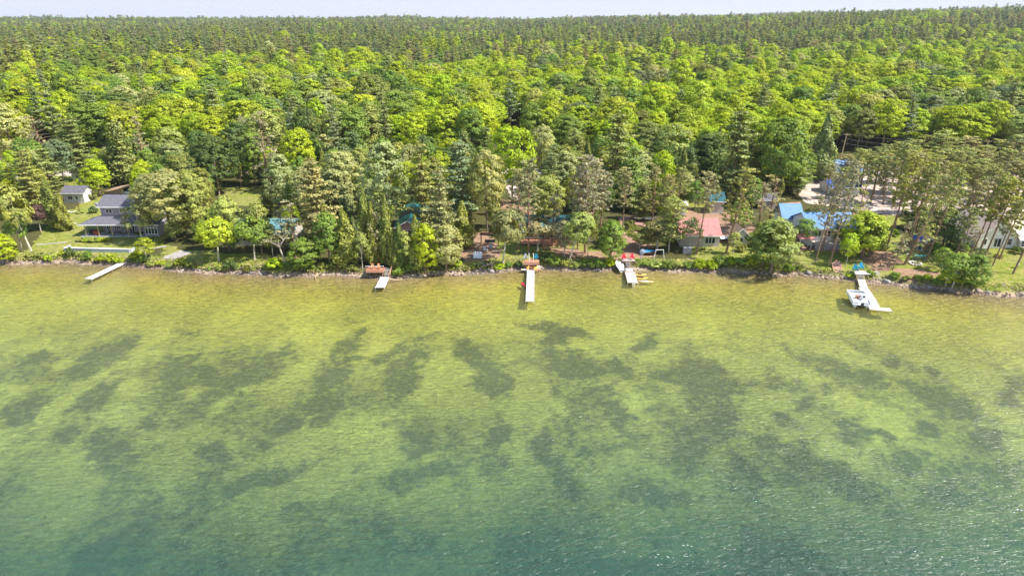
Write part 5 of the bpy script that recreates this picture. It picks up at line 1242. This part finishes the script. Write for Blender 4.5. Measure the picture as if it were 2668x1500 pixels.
NEAR = [
 (Y_,83,658,468,85,'pale',40),(TH,57,656,525,65,'green'),(CE,148,593,455,72,'cedar'),(Y_,107,602,528,42,'purple'),(P_,95,560,385,80,'olive'),(P_,50,560,430,70,'cedar'),
 (B,170,488,350,88,'blue'),(RO,262,512,405,86,'lime'),(P_,215,470,300,95,'olive'),(BA,237,390,298,34,'grey'),(BA,268,392,300,38,'grey'),(SP_,330,482,308,85,'olive'),
 (GP,382,452,300,52,'grey'),(B,460,470,318,88,'pale'),(B,540,498,325,92,'dark'),(B,452,625,425,150,'silver'),(B,408,602,438,84,'silver'),(B,512,622,428,112,'pale'),
 (TH,372,628,515,86,'silver'),(TH,385,682,612,50,'yellow'),(RO,45,440,255,120,'silver'),(GP,120,445,298,85,'grey'),(P_,20,560,410,70,'green'),
 (B,572,510,335,108,'dark'),(B,630,487,300,95,'dark'),(B,667,484,325,75,'green'),(GP,702,500,286,88,'grey'),(RO,742,562,388,90,'silver'),(BA,655,430,292,34,'grey'),
 (RO,600,655,495,88,'pale'),(RO,682,660,508,80,'pale'),(Y_,570,683,560,98,'yellow'),(Y_,663,676,558,98,'green'),(BA,748,697,588,66,'brownpine',722),(P_,835,660,408,135,'brownpine'),
 (GP,770,672,515,66,'grey'),(RO,860,690,538,85,'green'),(RO,795,700,612,85,'green'),(CE,905,690,538,85,'cedar'),(CE,930,688,560,60,'olive'),(CE,954,684,480,62,'cedar'),(CE,1011,690,500,60,'cedar'),
 (TH,945,700,598,48,'pale'),(GP,984,690,548,45,'grey'),(RO,1010,602,348,128,'silver'),(B,900,560,378,112,'silver'),(P_,884,470,272,64,'blue'),(B,790,500,318,102,'lime'),(SP_,700,560,478,55,'olive'),
 (P_,1205,600,358,115,'blue'),(P_,1104,620,362,98,'olive'),(P_,1150,660,432,95,'brownpine'),(B,1270,602,368,102,'silver'),(B,1334,530,303,125,'lime'),(CE,1208,645,518,78,'cedar'),
 (RO,1110,712,570,75,'lime'),(RO,1165,708,572,92,'silver'),(CE,1085,702,555,62,'cedar'),(CE,1045,700,575,60,'green'),(TH,1060,706,590,50,'pale'),
 (Y_,1310,687,535,98,'brownpine',1330),(RP,1377,662,405,92,'brownpine'),(Y_,1400,655,560,88,'grey'),(TH,1470,669,562,62,'grey'),(B,1420,608,438,95,'pale'),(Y_,1483,678,545,80,'pale',1528),
 (TH,1531,669,558,52,'olive'),(RP,1524,660,395,112,'grey'),(P_,1492,622,515,62,'dark'),(B,1410,480,308,78,'silver'),(B,1460,502,365,92,'olive'),
 (P_,1600,520,286,130,'olive'),(B,1748,470,305,112,'pale'),(P_,1905,520,278,140,'olive'),(B,2020,522,286,155,'green'),(RO,2062,502,398,85,'lime'),(B,1842,482,328,105,'dark'),(B,1790,472,360,70,'dark'),
 (RP,1543,602,408,95,'grey'),(P_,1642,542,378,95,'green'),(GP,1698,592,422,62,'brownpine'),(SP_,1670,572,468,60,'olive'),(TH,1750,622,503,74,'pale'),
 (RP,1814,662,440,92,'brownpine',1836),(RP,1891,660,428,110,'olive',1926),(GP,2003,592,452,75,'brownpine'),(RO,1590,686,562,85,'green'),(Y_,1665,648,588,78,'olive'),(Y_,1712,652,568,95,'brownpine'),
 (TH,1742,656,555,72,'olive'),(TH,1795,652,558,58,'silver'),(RO,2010,712,552,135,'pale'),(RO,1985,700,590,80,'green'),(SP_,2035,592,548,34,'green'),(RO,1922,602,515,72,'green'),(TH,1910,662,598,38,'pale'),
 (CE,2135,472,288,84,'pale'),(RO,2242,672,538,118,'yellow'),(RO,2262,668,560,80,'green'),(TH,2203,692,596,46,'lime'),
 (RP,2124,682,440,66,'grey',2152),(RP,2161,692,420,72,'grey',2184),(GP,2140,660,520,60,'grey',2150),(GP,2195,655,530,60,'olive',2205),(TH,2180,650,575,40,'olive'),(GP,740,655,545,60,'grey'),(TH,712,668,575,50,'olive'),(CE,1030,700,590,44,'cedar'),(CE,975,690,520,52,'cedar'),(GP,2325,704,572,44,'grey',2342),(RP,2310,646,395,95,'cedar',2336),(RP,2356,657,425,85,'olive',2384),(RP,2368,646,415,75,'cedar',2386),
 (GP,2356,690,515,82,'olive',2408),(RP,2414,677,432,95,'olive',2450),(RP,2455,642,495,62,'olive',2462),(RP,2490,665,462,85,'brownpine',2510),(RP,2494,684,535,62,'olive',2505),(GP,2509,696,588,52,'grey',2532),
 (RP,2538,650,452,85,'brownpine',2572),(RP,2561,679,462,95,'cedar',2596),(RP,2585,694,515,72,'olive',2614),(RP,2604,675,475,75,'olive',2630),(RP,2639,713,492,88,'cedar',2684),
 (RP,2211,520,415,76,'brownpine'),(RP,2267,530,402,88,'olive',2276),(RP,2300,532,445,62,'grey'),(RP,2252,514,395,62,'olive'),(RP,2327,540,365,108,'olive'),(RP,2459,491,392,95,'brownpine'),
 (RP,2509,452,352,108,'brownpine'),(RP,2596,512,385,95,'olive',2612),(RP,2632,470,365,85,'brownpine'),(RP,2385,505,385,108,'cedar'),(RP,2424,486,345,95,'olive'),(RP,2552,484,375,90,'olive'),(RP,2648,522,392,90,'brownpine'),
 (RP,2290,482,372,88,'olive'),(P_,2436,452,335,118,'pale'),(RO,2455,645,535,92,'dark'),(RO,2385,600,532,82,'dark'),(RP,2350,560,425,85,'olive'),(RP,2470,560,420,85,'cedar'),(RP,2520,560,425,85,'olive'),
 (TH,2480,750,648,82,'green'),(RO,2530,756,655,76,'green'),(TH,2462,746,698,52,'lime'),(TH,2545,704,640,52,'silver'),(TH,2452,704,638,52,'green'),(RP,2425,560,410,90,'brownpine'),
 (RP,2240,500,385,90,'olive'),(RP,2345,505,380,100,'olive'),(RP,2300,505,395,85,'brownpine'),(RP,2480,520,385,100,'olive'),(RP,2535,530,410,90,'olive'),(RP,2410,535,400,90,'cedar'),(RP,2362,460,360,85,'olive'),(RP,2470,455,355,85,'olive'),(RP,2590,460,360,90,'olive'),(RP,2200,480,400,70,'brownpine'),(RP,2660,470,370,85,'olive'),(RP,2575,590,440,80,'olive'),(RP,2330,600,450,70,'olive'),(RP,2440,600,450,80,'brownpine'),(RP,2548,668,450,80,'cedar',2572),(RP,2650,560,420,90,'olive'),(RP,2560,560,425,90,'olive'),(RP,2610,555,415,85,'brownpine'),(RP,2180,560,430,70,'olive'),(GP,2230,610,480,60,'olive'),(TH,1600,650,575,46,'olive'),(RP,1350,652,430,80,'brownpine'),(GP,1440,642,500,70,'grey'),(RP,1505,650,425,80,'grey'),(RP,1562,642,440,80,'grey'),(RP,1622,600,430,70,'brownpine'),(B,1375,560,430,80,'pale'),(RP,1735,600,450,70,'brownpine'),(RP,1765,560,430,70,'olive'),(RP,2275,505,380,95,'olive'),(RP,2325,478,365,95,'olive'),(RP,2370,520,395,90,'brownpine'),(RP,2435,510,385,95,'olive'),(RP,2500,500,380,90,'olive'),(RP,2545,510,390,90,'brownpine'),(RP,2225,470,385,70,'olive'),(RP,2405,450,350,90,'olive'),(RP,2620,530,405,80,'olive'),(RP,2150,520,420,60,'brownpine'),(GP,2120,620,500,50,'brownpine'),(TH,2092,640,560,60,'green'),(GP,1975,600,470,60,'grey'),(RO,20,686,602,66,'lime'),(CE,172,600,500,55,'cedar'),(P_,140,520,380,75,'olive'),(B,300,470,390,90,'green'),
]
for t in NEAR: plant_px(t[0], t[1], t[2], t[3], t[4], t[5], ut=(t[6] if len(t) > 6 else None))

# ------------------------------------------------------------------ growth between the cottages, kept clear of what the photo shows
VIEW = [(140,445,235,640),(180,415,222,475),(205,478,345,640),(90,560,440,668),(575,486,690,530),(1030,530,1100,625),(1315,400,1388,525),(1200,604,1300,690),(1365,562,1495,660),
 (1300,628,1560,682),(1615,560,1668,690),(1660,566,1706,580),(1775,548,1950,660),(1842,497,1890,545),(1985,512,2090,560),(2070,545,2200,700),(2150,415,2500,556),(2330,605,2432,700),(2262,640,2700,740),(2535,545,2700,660),(2555,470,2700,520),(430,640,530,690),(2190,347,2200,410),(940,690,1030,750)]
yy = 148.0
while yy < 232:
    xx = -150.0
    while xx < 165:
        x_, y_ = xx+R_.uniform(-2,2), yy+R_.uniform(-2,2); xx += 5.2
        if y_-float(shore(x_)) < 7: continue
        z_ = gz(x_, y_); u, v = proj(x_, y_, z_)
        if u < -80 or u > 2740 or v < 425: continue
        H = R_.uniform(5,15) if v < 580 else R_.uniform(3.5,8); Rr = H*R_.uniform(.24,.34)
        ut_, vt_ = proj(x_, y_, z_+H); w = Rr/mpp(y_, z_+H/2)
        if any(u+w*.75 > a and u-w*.75 < c and v > b and vt_ < d for a, b, c, d in VIEW): continue
        k = R_.choice([RO,RO,B,P_,SP_,CE,B,RO]); t = R_.choice(['green','olive','pale','dark','green','silver','lime','cedar'])
        if k in (P_,SP_): t = R_.choice(['olive','pine','green','dark'])
        if k == CE: t = 'cedar'; Rr *= .7
        o = plant(k, x_, y_, H, Rr, t)
        if k in (RO,B): o.name = 'understory_tree'
    yy += 5.2
# ------------------------------------------------------------------ bank vegetation, shrubs
def shrub_px(u, v, w, h, tone, label=None):
    p = G(u, v)
    if p.z < .25: p = Vector((p.x, float(shore(p.x))+R_.uniform(1.7,2.3), 0))
    s = mpp(p.y, 1.0); return plant('shrub', p.x, p.y, h*s, w*s*.5, tone, label=label)
SHR = [(230,676,30,26,'green'),(262,682,34,22,'lime'),(290,682,38,24,'yellow'),(312,686,30,18,'lime'),(200,682,26,14,'pale'),(185,672,26,34,'dark'),(70,684,30,16,'pale'),(100,682,30,14,'pale'),(125,680,28,18,'lime'),(150,684,24,12,'yellow'),
 (350,690,44,22,'lime'),(372,694,36,20,'green'),(395,692,28,18,'pale'),(420,692,30,16,'yellow'),(470,690,36,20,'yellow'),(445,696,30,16,'pale'),(500,694,34,18,'olive'),
 (603,704,38,34,'dark'),(575,704,26,16,'pale'),(645,706,26,14,'olive'),(715,714,58,34,'lime'),(695,718,30,16,'lime'),(745,714,40,20,'green'),(770,714,40,24,'green'),(800,716,44,30,'green'),(835,716,30,16,'olive'),(860,716,44,18,'olive'),
 (890,716,36,16,'pale'),(915,716,36,16,'olive'),(1040,718,40,26,'green'),(1070,718,50,30,'green'),(1100,716,44,40,'lime'),(1135,714,60,46,'lime'),(1170,712,44,34,'green'),(1190,712,34,22,'yellow'),(1085,720,34,22,'green'),
 (1215,702,24,10,'olive'),(1300,700,34,16,'lime'),(1325,696,34,16,'green'),(1350,694,28,18,'dark'),(1420,698,40,26,'dark'),(1445,694,44,34,'green'),(1470,696,40,22,'olive'),(1500,696,36,16,'pale'),(1530,694,50,22,'green'),(1560,696,44,20,'green'),
 (1590,694,36,24,'lime'),(1610,690,28,20,'green'),(1680,694,34,16,'green'),(1710,696,50,20,'pale'),(1735,696,40,18,'green'),(1765,696,40,18,'pale'),(1790,696,36,18,'green'),(1822,698,44,28,'lime'),(1850,700,50,30,'lime'),(1880,702,50,26,'green'),
 (1900,704,50,22,'lime'),(1930,706,50,24,'green'),(1960,708,50,30,'lime'),(2055,708,40,26,'green'),(2080,700,30,16,'olive'),(1832,650,24,10,'pale'),(2215,722,26,10,'lime'),(2268,716,30,12,'green'),
 (2340,738,30,14,'green'),(2370,744,30,12,'olive'),(2400,746,34,16,'green'),(2425,748,34,16,'lime'),(2445,742,40,22,'green'),(2500,756,44,30,'lime'),(2540,758,40,22,'green'),
 (212,628,28,12,'pale'),(228,629,30,12,'yellow'),(245,630,30,13,'pale'),(262,629,28,12,'yellow'),(280,628,24,11,'lime'),(240,520,34,24,'olive'),(245,555,26,22,'dark'),(210,555,26,10,'pale'),
 (1600,600,40,30,'green'),(1930,655,34,26,'pale'),(2280,640,30,20,'green'),(2160,575,70,20,'brownpine'),(2210,578,60,18,'olive'),(2250,575,50,18,'brownpine'),(2120,560,60,18,'olive'),(2300,650,40,18,'olive'),(2330,615,30,22,'green'),
 (2440,660,50,30,'green'),(2480,655,50,30,'dark'),(2510,650,40,24,'green'),(2600,670,26,10,'olive'),(2650,660,40,22,'dark'),(2420,640,40,26,'dark'),(1450,620,40,30,'olive'),(1330,600,50,36,'green'),(1290,610,40,30,'dark'),
 (1100,680,40,40,'green'),(1060,670,40,36,'dark'),(900,660,50,36,'green'),(860,640,50,40,'olive'),(780,660,50,36,'green'),(1000,660,40,30,'green'),(940,650,40,34,'olive'),(1580,640,40,40,'green'),(1640,600,40,30,'olive'),(1960,640,50,40,'green'),(2040,640,50,34,'green')]
for s in SHR: shrub_px(*s)
# low leafy ground cover of the whole bank
rng = np.random.default_rng(77)
C=[];N=[];F=[];S=[]
us = np.arange(-250, 2900, 4.0)
for u in us:
    dens = 1.0
    if u > 2050: dens = .4
    if 2450 < u: dens = .22
    if 942 < u < 1020 or 1355 < u < 1410 or 1600 < u < 1656 or 2155 < u < 2205 or 2224 < u < 2322: continue
    if 1230 < u < 1290: dens = .35
    if 560 < u < 700: dens = .45
    for k in range(4):
        if rng.random() > dens: continue
        x = x_at(u+rng.uniform(-4,4), 138, .5); s = rng.uniform(1.2, 3.8 if (u < 2050 or u > 2350) else 2.8); y = float(shore(x))+s
        z = gz(x, y); n = 26; r = rng.uniform(.25,.6)
        d = rng.normal(size=(n,3))*np.array([r,r,r*.28]); d[:,2] = np.abs(d[:,2])
        C.append(np.array([x,y,z])+d); N.append(np.tile([0,-.3,1.],(n,1))+rand_unit(n,rng)*.8); f = rng.uniform(.6,1.3)
        base = np.array([[.30,.38,.04],[.42,.42,.10],[.22,.30,.05],[.50,.42,.22]][rng.integers(0,4)])
        F.append(np.tile(base*f,(n,1))); S.append(np.full(n,.22))
C=np.concatenate(C);N=np.concatenate(N);F=np.concatenate(F);S=np.concatenate(S)
me = crown_mesh('bank_ground_cover', C, N, S, np.clip(F,0.0,1)/1.0, rng, LEAF)
o = bpy.data.objects.new('bank_undergrowth', me); COL.objects.link(o); o.color = (1,1,1,1); tag(o, 'low green and straw coloured plants covering the whole bank', 'undergrowth', kind='stuff')
# ------------------------------------------------------------------ the forest behind the cottages
BOUND = [(-600,440),(0,425),(150,400),(320,415),(600,425),(700,440),(900,440),(1200,440),(1300,420),(1345,398),(1400,420),(1650,440),(2040,450),(2090,420),(2150,402),(2300,396),(2500,392),(2668,398),(3300,398)]
bu = np.array([p[0] for p in BOUND], float); bv = np.array([p[1] for p in BOUND], float)
def nz2(x, y, s, k): return noise.noise(Vector((x*s, y*s, k)))
cand = []
y = 190.0
while y < 4300:
    sp = 9.0 if y < 330 else 9.8+(y-330)/120.0
    half = (0.80 if y > 300 else 0.95)*y+25
    x = -half
    while x < half:
        px_, py_ = x+R_.uniform(-.36,.36)*sp, y+R_.uniform(-.36,.36)*sp
        x += sp
        zz = gz(px_, py_); u, v = proj(px_, py_, zz)
        if v > np.interp(u, bu, bv): continue
        if 1285 < u < 1385 and 338 < v < 425 and py_ < 330: continue
        cand.append((py_, px_, zz, u, v))
    y += sp
pine_y = lambda u: float(np.interp(u, [0,600,1000,1700,2300,2668], [470,520,580,620,760,860]))
fp, fb = [], []      # far pines, far broadleaves
nb_ = npn = 0
def tone_at(x, y, u):
    a = nz2(x, y, .018, 1)+.35*nz2(x, y, .07, 5)+R_.uniform(-.28,.28)
    if u > 2380 and y < 330: a -= .38
    a += .10+.10*max(-1,min(1,(u-900)/900.0))
    if a > .12: return R_.choice(['lime','lime','yellow'])
    if a > -.08: return R_.choice(['lime','yellow','green'])
    if a > -.26: return R_.choice(['green','olive','pale','lime'])
    if a > -.42: return R_.choice(['silver','olive','green','pale'])
    return R_.choice(['dark','blue','green','silver'])
cand.sort()
for (yy, xx, zz, u, v) in cand:
    pb = pine_y(u)
    t = (yy-pb)/130.0 + nz2(xx, yy, .009, 9)*1.9 + R_.uniform(-.4,.4)
    is_pine = (t > 0 and not (nz2(xx, yy, .0045, 21)+.3*nz2(xx, yy, .02, 3) > .22 and R_.random() < .8)) or R_.random() < .06
    inframe = -60 < u < 2730
    if yy < 400 and inframe:
        if is_pine and npn < 150:
            npn += 1
            plant('pine' if npn % 4 else 'farpine', xx, yy, R_.uniform(17,24), R_.uniform(3.8,5.4), R_.choice(['pine','blue','olive','dark','pine'])); continue
        if not is_pine and nb_ < 268 and R_.random() > .03:
            nb_ += 1
            k = 'broadleaf' if R_.random() < .7 else 'roundleaf'
            plant(k, xx, yy, R_.uniform(13,22), R_.choice([R_.uniform(4.6,6.5),R_.uniform(6.2,9.0)]), tone_at(xx, yy, u)); continue
    if is_pine: fp.append((xx, yy, zz))
    else: fb.append((xx, yy, zz, u))
def forest(name, label, pts, kinds, material, tonef, hr, rr):
    n = len(pts)
    me = bpy.data.meshes.new(name); me.vertices.add(n)
    co = np.array([(p[0], p[1], p[2]-.2) for p in pts], np.float32); me.vertices.foreach_set('co', co.ravel())
    used = {c.data.name for p in PLANTS for c in p['o'].children}
    srcs = [pr for k in kinds for pr in PROTO[k] if pr[2].name in used]
    var = np.array([R_.randrange(len(srcs)) for _ in range(n)], np.int32)
    rot = np.array([(0,0,R_.random()*6.283) for _ in range(n)], np.float32)
    scl = np.zeros((n,3), np.float32); tone = np.ones((n,4), np.float32)
    for i, p in enumerate(pts):
        H = R_.uniform(*hr); grow = 1+max(0, p[1]-900)/2000.0
        if R_.random() < .10: H *= 1.28
        r = R_.uniform(*rr)*grow; pr = srcs[var[i]]
        scl[i] = (r/pr[1], r/pr[1], H/pr[0])
        c = TONES[tonef(p)][0]; k = R_.uniform(.85,1.15); h = R_.uniform(-.1,.1)
        tone[i,:3] = (c[0]*k*(1+h), c[1]*k, c[2]*k*(1-h))
    for nm, ty, dt, key in (('variant','INT',var,'value'),('rot','FLOAT_VECTOR',rot,'vector'),('scl','FLOAT_VECTOR',scl,'vector'),('tone','FLOAT_COLOR',tone,'color')):
        a = me.attributes.new(nm, ty, 'POINT'); a.data.foreach_set(key, dt.ravel())
    o = bpy.data.objects.new(name, me); COL.objects.link(o)
    ng = bpy.data.node_groups.new(name, 'GeometryNodeTree')
    ng.interface.new_socket('Geometry', in_out='INPUT', socket_type='NodeSocketGeometry'); ng.interface.new_socket('Geometry', in_out='OUTPUT', socket_type='NodeSocketGeometry')
    N = ng.nodes; L = ng.links; gi = N.new('NodeGroupInput'); go = N.new('NodeGroupOutput'); jn = N.new('GeometryNodeJoinGeometry')
    def attr(nm, ty):
        a = N.new('GeometryNodeInputNamedAttribute'); a.data_type = ty; a.inputs['Name'].default_value = nm; return a.outputs[0]
    av, ar, asc = attr('variant','INT'), attr('rot','FLOAT_VECTOR'), attr('scl','FLOAT_VECTOR')
    for k, pr in enumerate(srcs):
        crown = next(p['o'] for p in PLANTS if p['o'].children and p['o'].children[0].data == pr[2] or (len(p['o'].children) > 1 and p['o'].children[1].data == pr[2]))
        cr = [c for c in crown.children if c.data == pr[2]][0]; tk = [c for c in crown.children if c.data == pr[3]][0]
        oi = N.new('GeometryNodeObjectInfo'); oi.inputs[0].default_value = cr; oi.transform_space = 'ORIGINAL'
        smt = N.new('GeometryNodeSetMaterial'); smt.inputs['Material'].default_value = material; L.new(oi.outputs['Geometry'], smt.inputs[0])
        ot = N.new('GeometryNodeObjectInfo'); ot.inputs[0].default_value = tk; ot.transform_space = 'ORIGINAL'
        j2 = N.new('GeometryNodeJoinGeometry'); L.new(smt.outputs[0], j2.inputs[0]); L.new(ot.outputs['Geometry'], j2.inputs[0])
        cmp_ = N.new('FunctionNodeCompare'); cmp_.data_type = 'INT'; cmp_.operation = 'EQUAL'; L.new(av, cmp_.inputs[2]); cmp_.inputs[3].default_value = k
        ip = N.new('GeometryNodeInstanceOnPoints'); L.new(gi.outputs[0], ip.inputs['Points']); L.new(cmp_.outputs[0], ip.inputs['Selection'])
        L.new(j2.outputs[0], ip.inputs['Instance']); L.new(ar, ip.inputs['Rotation']); L.new(asc, ip.inputs['Scale'])
        L.new(ip.outputs[0], jn.inputs[0])
    L.new(jn.outputs[0], go.inputs[0])
    md = o.modifiers.new('trees', 'NODES'); md.node_group = ng
    tag(o, label, 'forest', kind='stuff'); return o
forest('pine_forest', 'dull green pine forest filling the far distance up to the horizon', fp, ['farpine','farpine','pine'], LEAF_I, lambda p: R_.choice(['pine','pine','blue','olive','grey','pine'] if nz2(p[0],p[1],.006,4) > -.22 else ['green','olive','lime','pine']), (12,27), (4.4,7.8))
forest('broadleaf_forest', 'bright green broadleaf woods filling the middle distance before the pines', fb, ['broadleaf','roundleaf'], LEAF_I, lambda p: tone_at(p[0], p[1], p[3]), (13,23), (5.4,9.0))
print('forest', len(fp), len(fb), nb_, npn)
# ------------------------------------------------------------------ labels of the plants: by look, then by the nearest landmark, then by order
LM = [(45,470,'grey cabin'),(200,500,'garden cottage'),(310,590,'two storey house'),(300,495,'brown carport'),(455,665,'plank ramp'),(640,520,'small back lawn'),(690,620,'pale teal cabin'),(822,700,'bent driftwood'),(975,700,'short dock deck'),(1065,590,'green roofed cabin'),
 (1244,668,'white swim raft'),(1276,625,'dark pergola'),(1383,690,'long white dock'),(1430,600,'teal roofed cottage'),(1345,480,'gravel driveway'),(1637,690,'pinkish dock'),(1640,600,'dirt path'),(1830,600,'red roofed cottage'),(1928,620,'brown roofed shed'),(1867,530,'teal roofed shed'),
 (2003,530,'slate grey shed'),(2160,590,'blue roofed house'),(2200,490,'blue roofed garage'),(2180,695,'rowboat'),(2244,712,'L shaped dock'),(2200,380,'leaning utility pole'),(2384,683,'fire ring'),(2415,640,'log shed'),(2590,610,'gabled cottage'),(2576,476,'camper trailers'),(2480,750,'right lawn bank')]
ORD = ['nearest','second','third','fourth','fifth','sixth','seventh','eighth','ninth','tenth','eleventh','twelfth','thirteenth','fourteenth','fifteenth','sixteenth','seventeenth','eighteenth']
groups = {}
for p in PLANTS:
    o = p['o']; x, y = p['x'], p['y']; z = o.location.z; u, v = proj(x, y, z); H = p['H']
    far = v < 440
    best = min(LM, key=lambda l: ((u-l[0])*1.0)**2+((v-l[1])*(.25 if far else 1.6))**2)
    du, dv = u-best[0], v-best[1]
    if far: rel = 'in the forest behind'
    elif abs(dv)*2.2 > abs(du): rel = 'behind' if dv < 0 else 'in front of'
    else: rel = 'right of' if du > 0 else 'left of'
    tone = TONES[p['tone']][1]; ph = KINDNAME[p['kind']][1]
    if p['kind'] == 'bare': tone = 'grey'
    if p['o'].name.startswith('understory'): ph = 'low '+ph
    if abs(p['lean']) > .12: ph = 'leaning '+ph.replace('tall ','')
    d = math.hypot(du, dv*(1 if far else 1.6))
    groups.setdefault((tone, ph, rel, best[2]), []).append((d, p))
SIZEG = {'farpine':'layered pines','shrub':'shrubs on the bank and lawns','broadleaf':'broadleaf trees of the wood','roundleaf':'broadleaf trees of the wood','pine':'layered pines','red_pine':'tall bare trunked pines','cedar':'cedars by the shore','spruce':'spruces','bare':'nearly leafless trees','greypine':'sparse pines','youngtree':'young trees on the bank','thinleaf':'slender pale barked trees'}
for (tone, ph, rel, lm), L in groups.items():
    L.sort(key=lambda t: t[0])
    for i, (d, p) in enumerate(L):
        if p['label']: lab = p['label']
        elif len(L) == 1: lab = f'{tone} {ph} {rel} the {lm}'
        elif i < len(ORD): lab = f'{ORD[i]}{"" if i == 0 else " nearest"} {tone} {ph} {rel} the {lm}'
        else: lab = f'{tone} {ph} farthest {rel} the {lm}'
        p['o']['label'] = lab; p['o']['group'] = SIZEG[p['kind']]

# ------------------------------------------------------------------ the air between the camera and the far forest
def haze():
    m, nt, out = _newmat('thin_haze')
    v = nt.nodes.new('ShaderNodeVolumePrincipled'); v.inputs['Color'].default_value = (.80,.88,1.0,1); v.inputs['Density'].default_value = 0.00006; v.inputs['Anisotropy'].default_value = 0.2
    nt.links.new(v.outputs[0], out.inputs['Volume'])
    o = MB().box(-9000,9000,-400,9600,-45,135).build('haze', m); tag(o, kind='stuff')
haze()
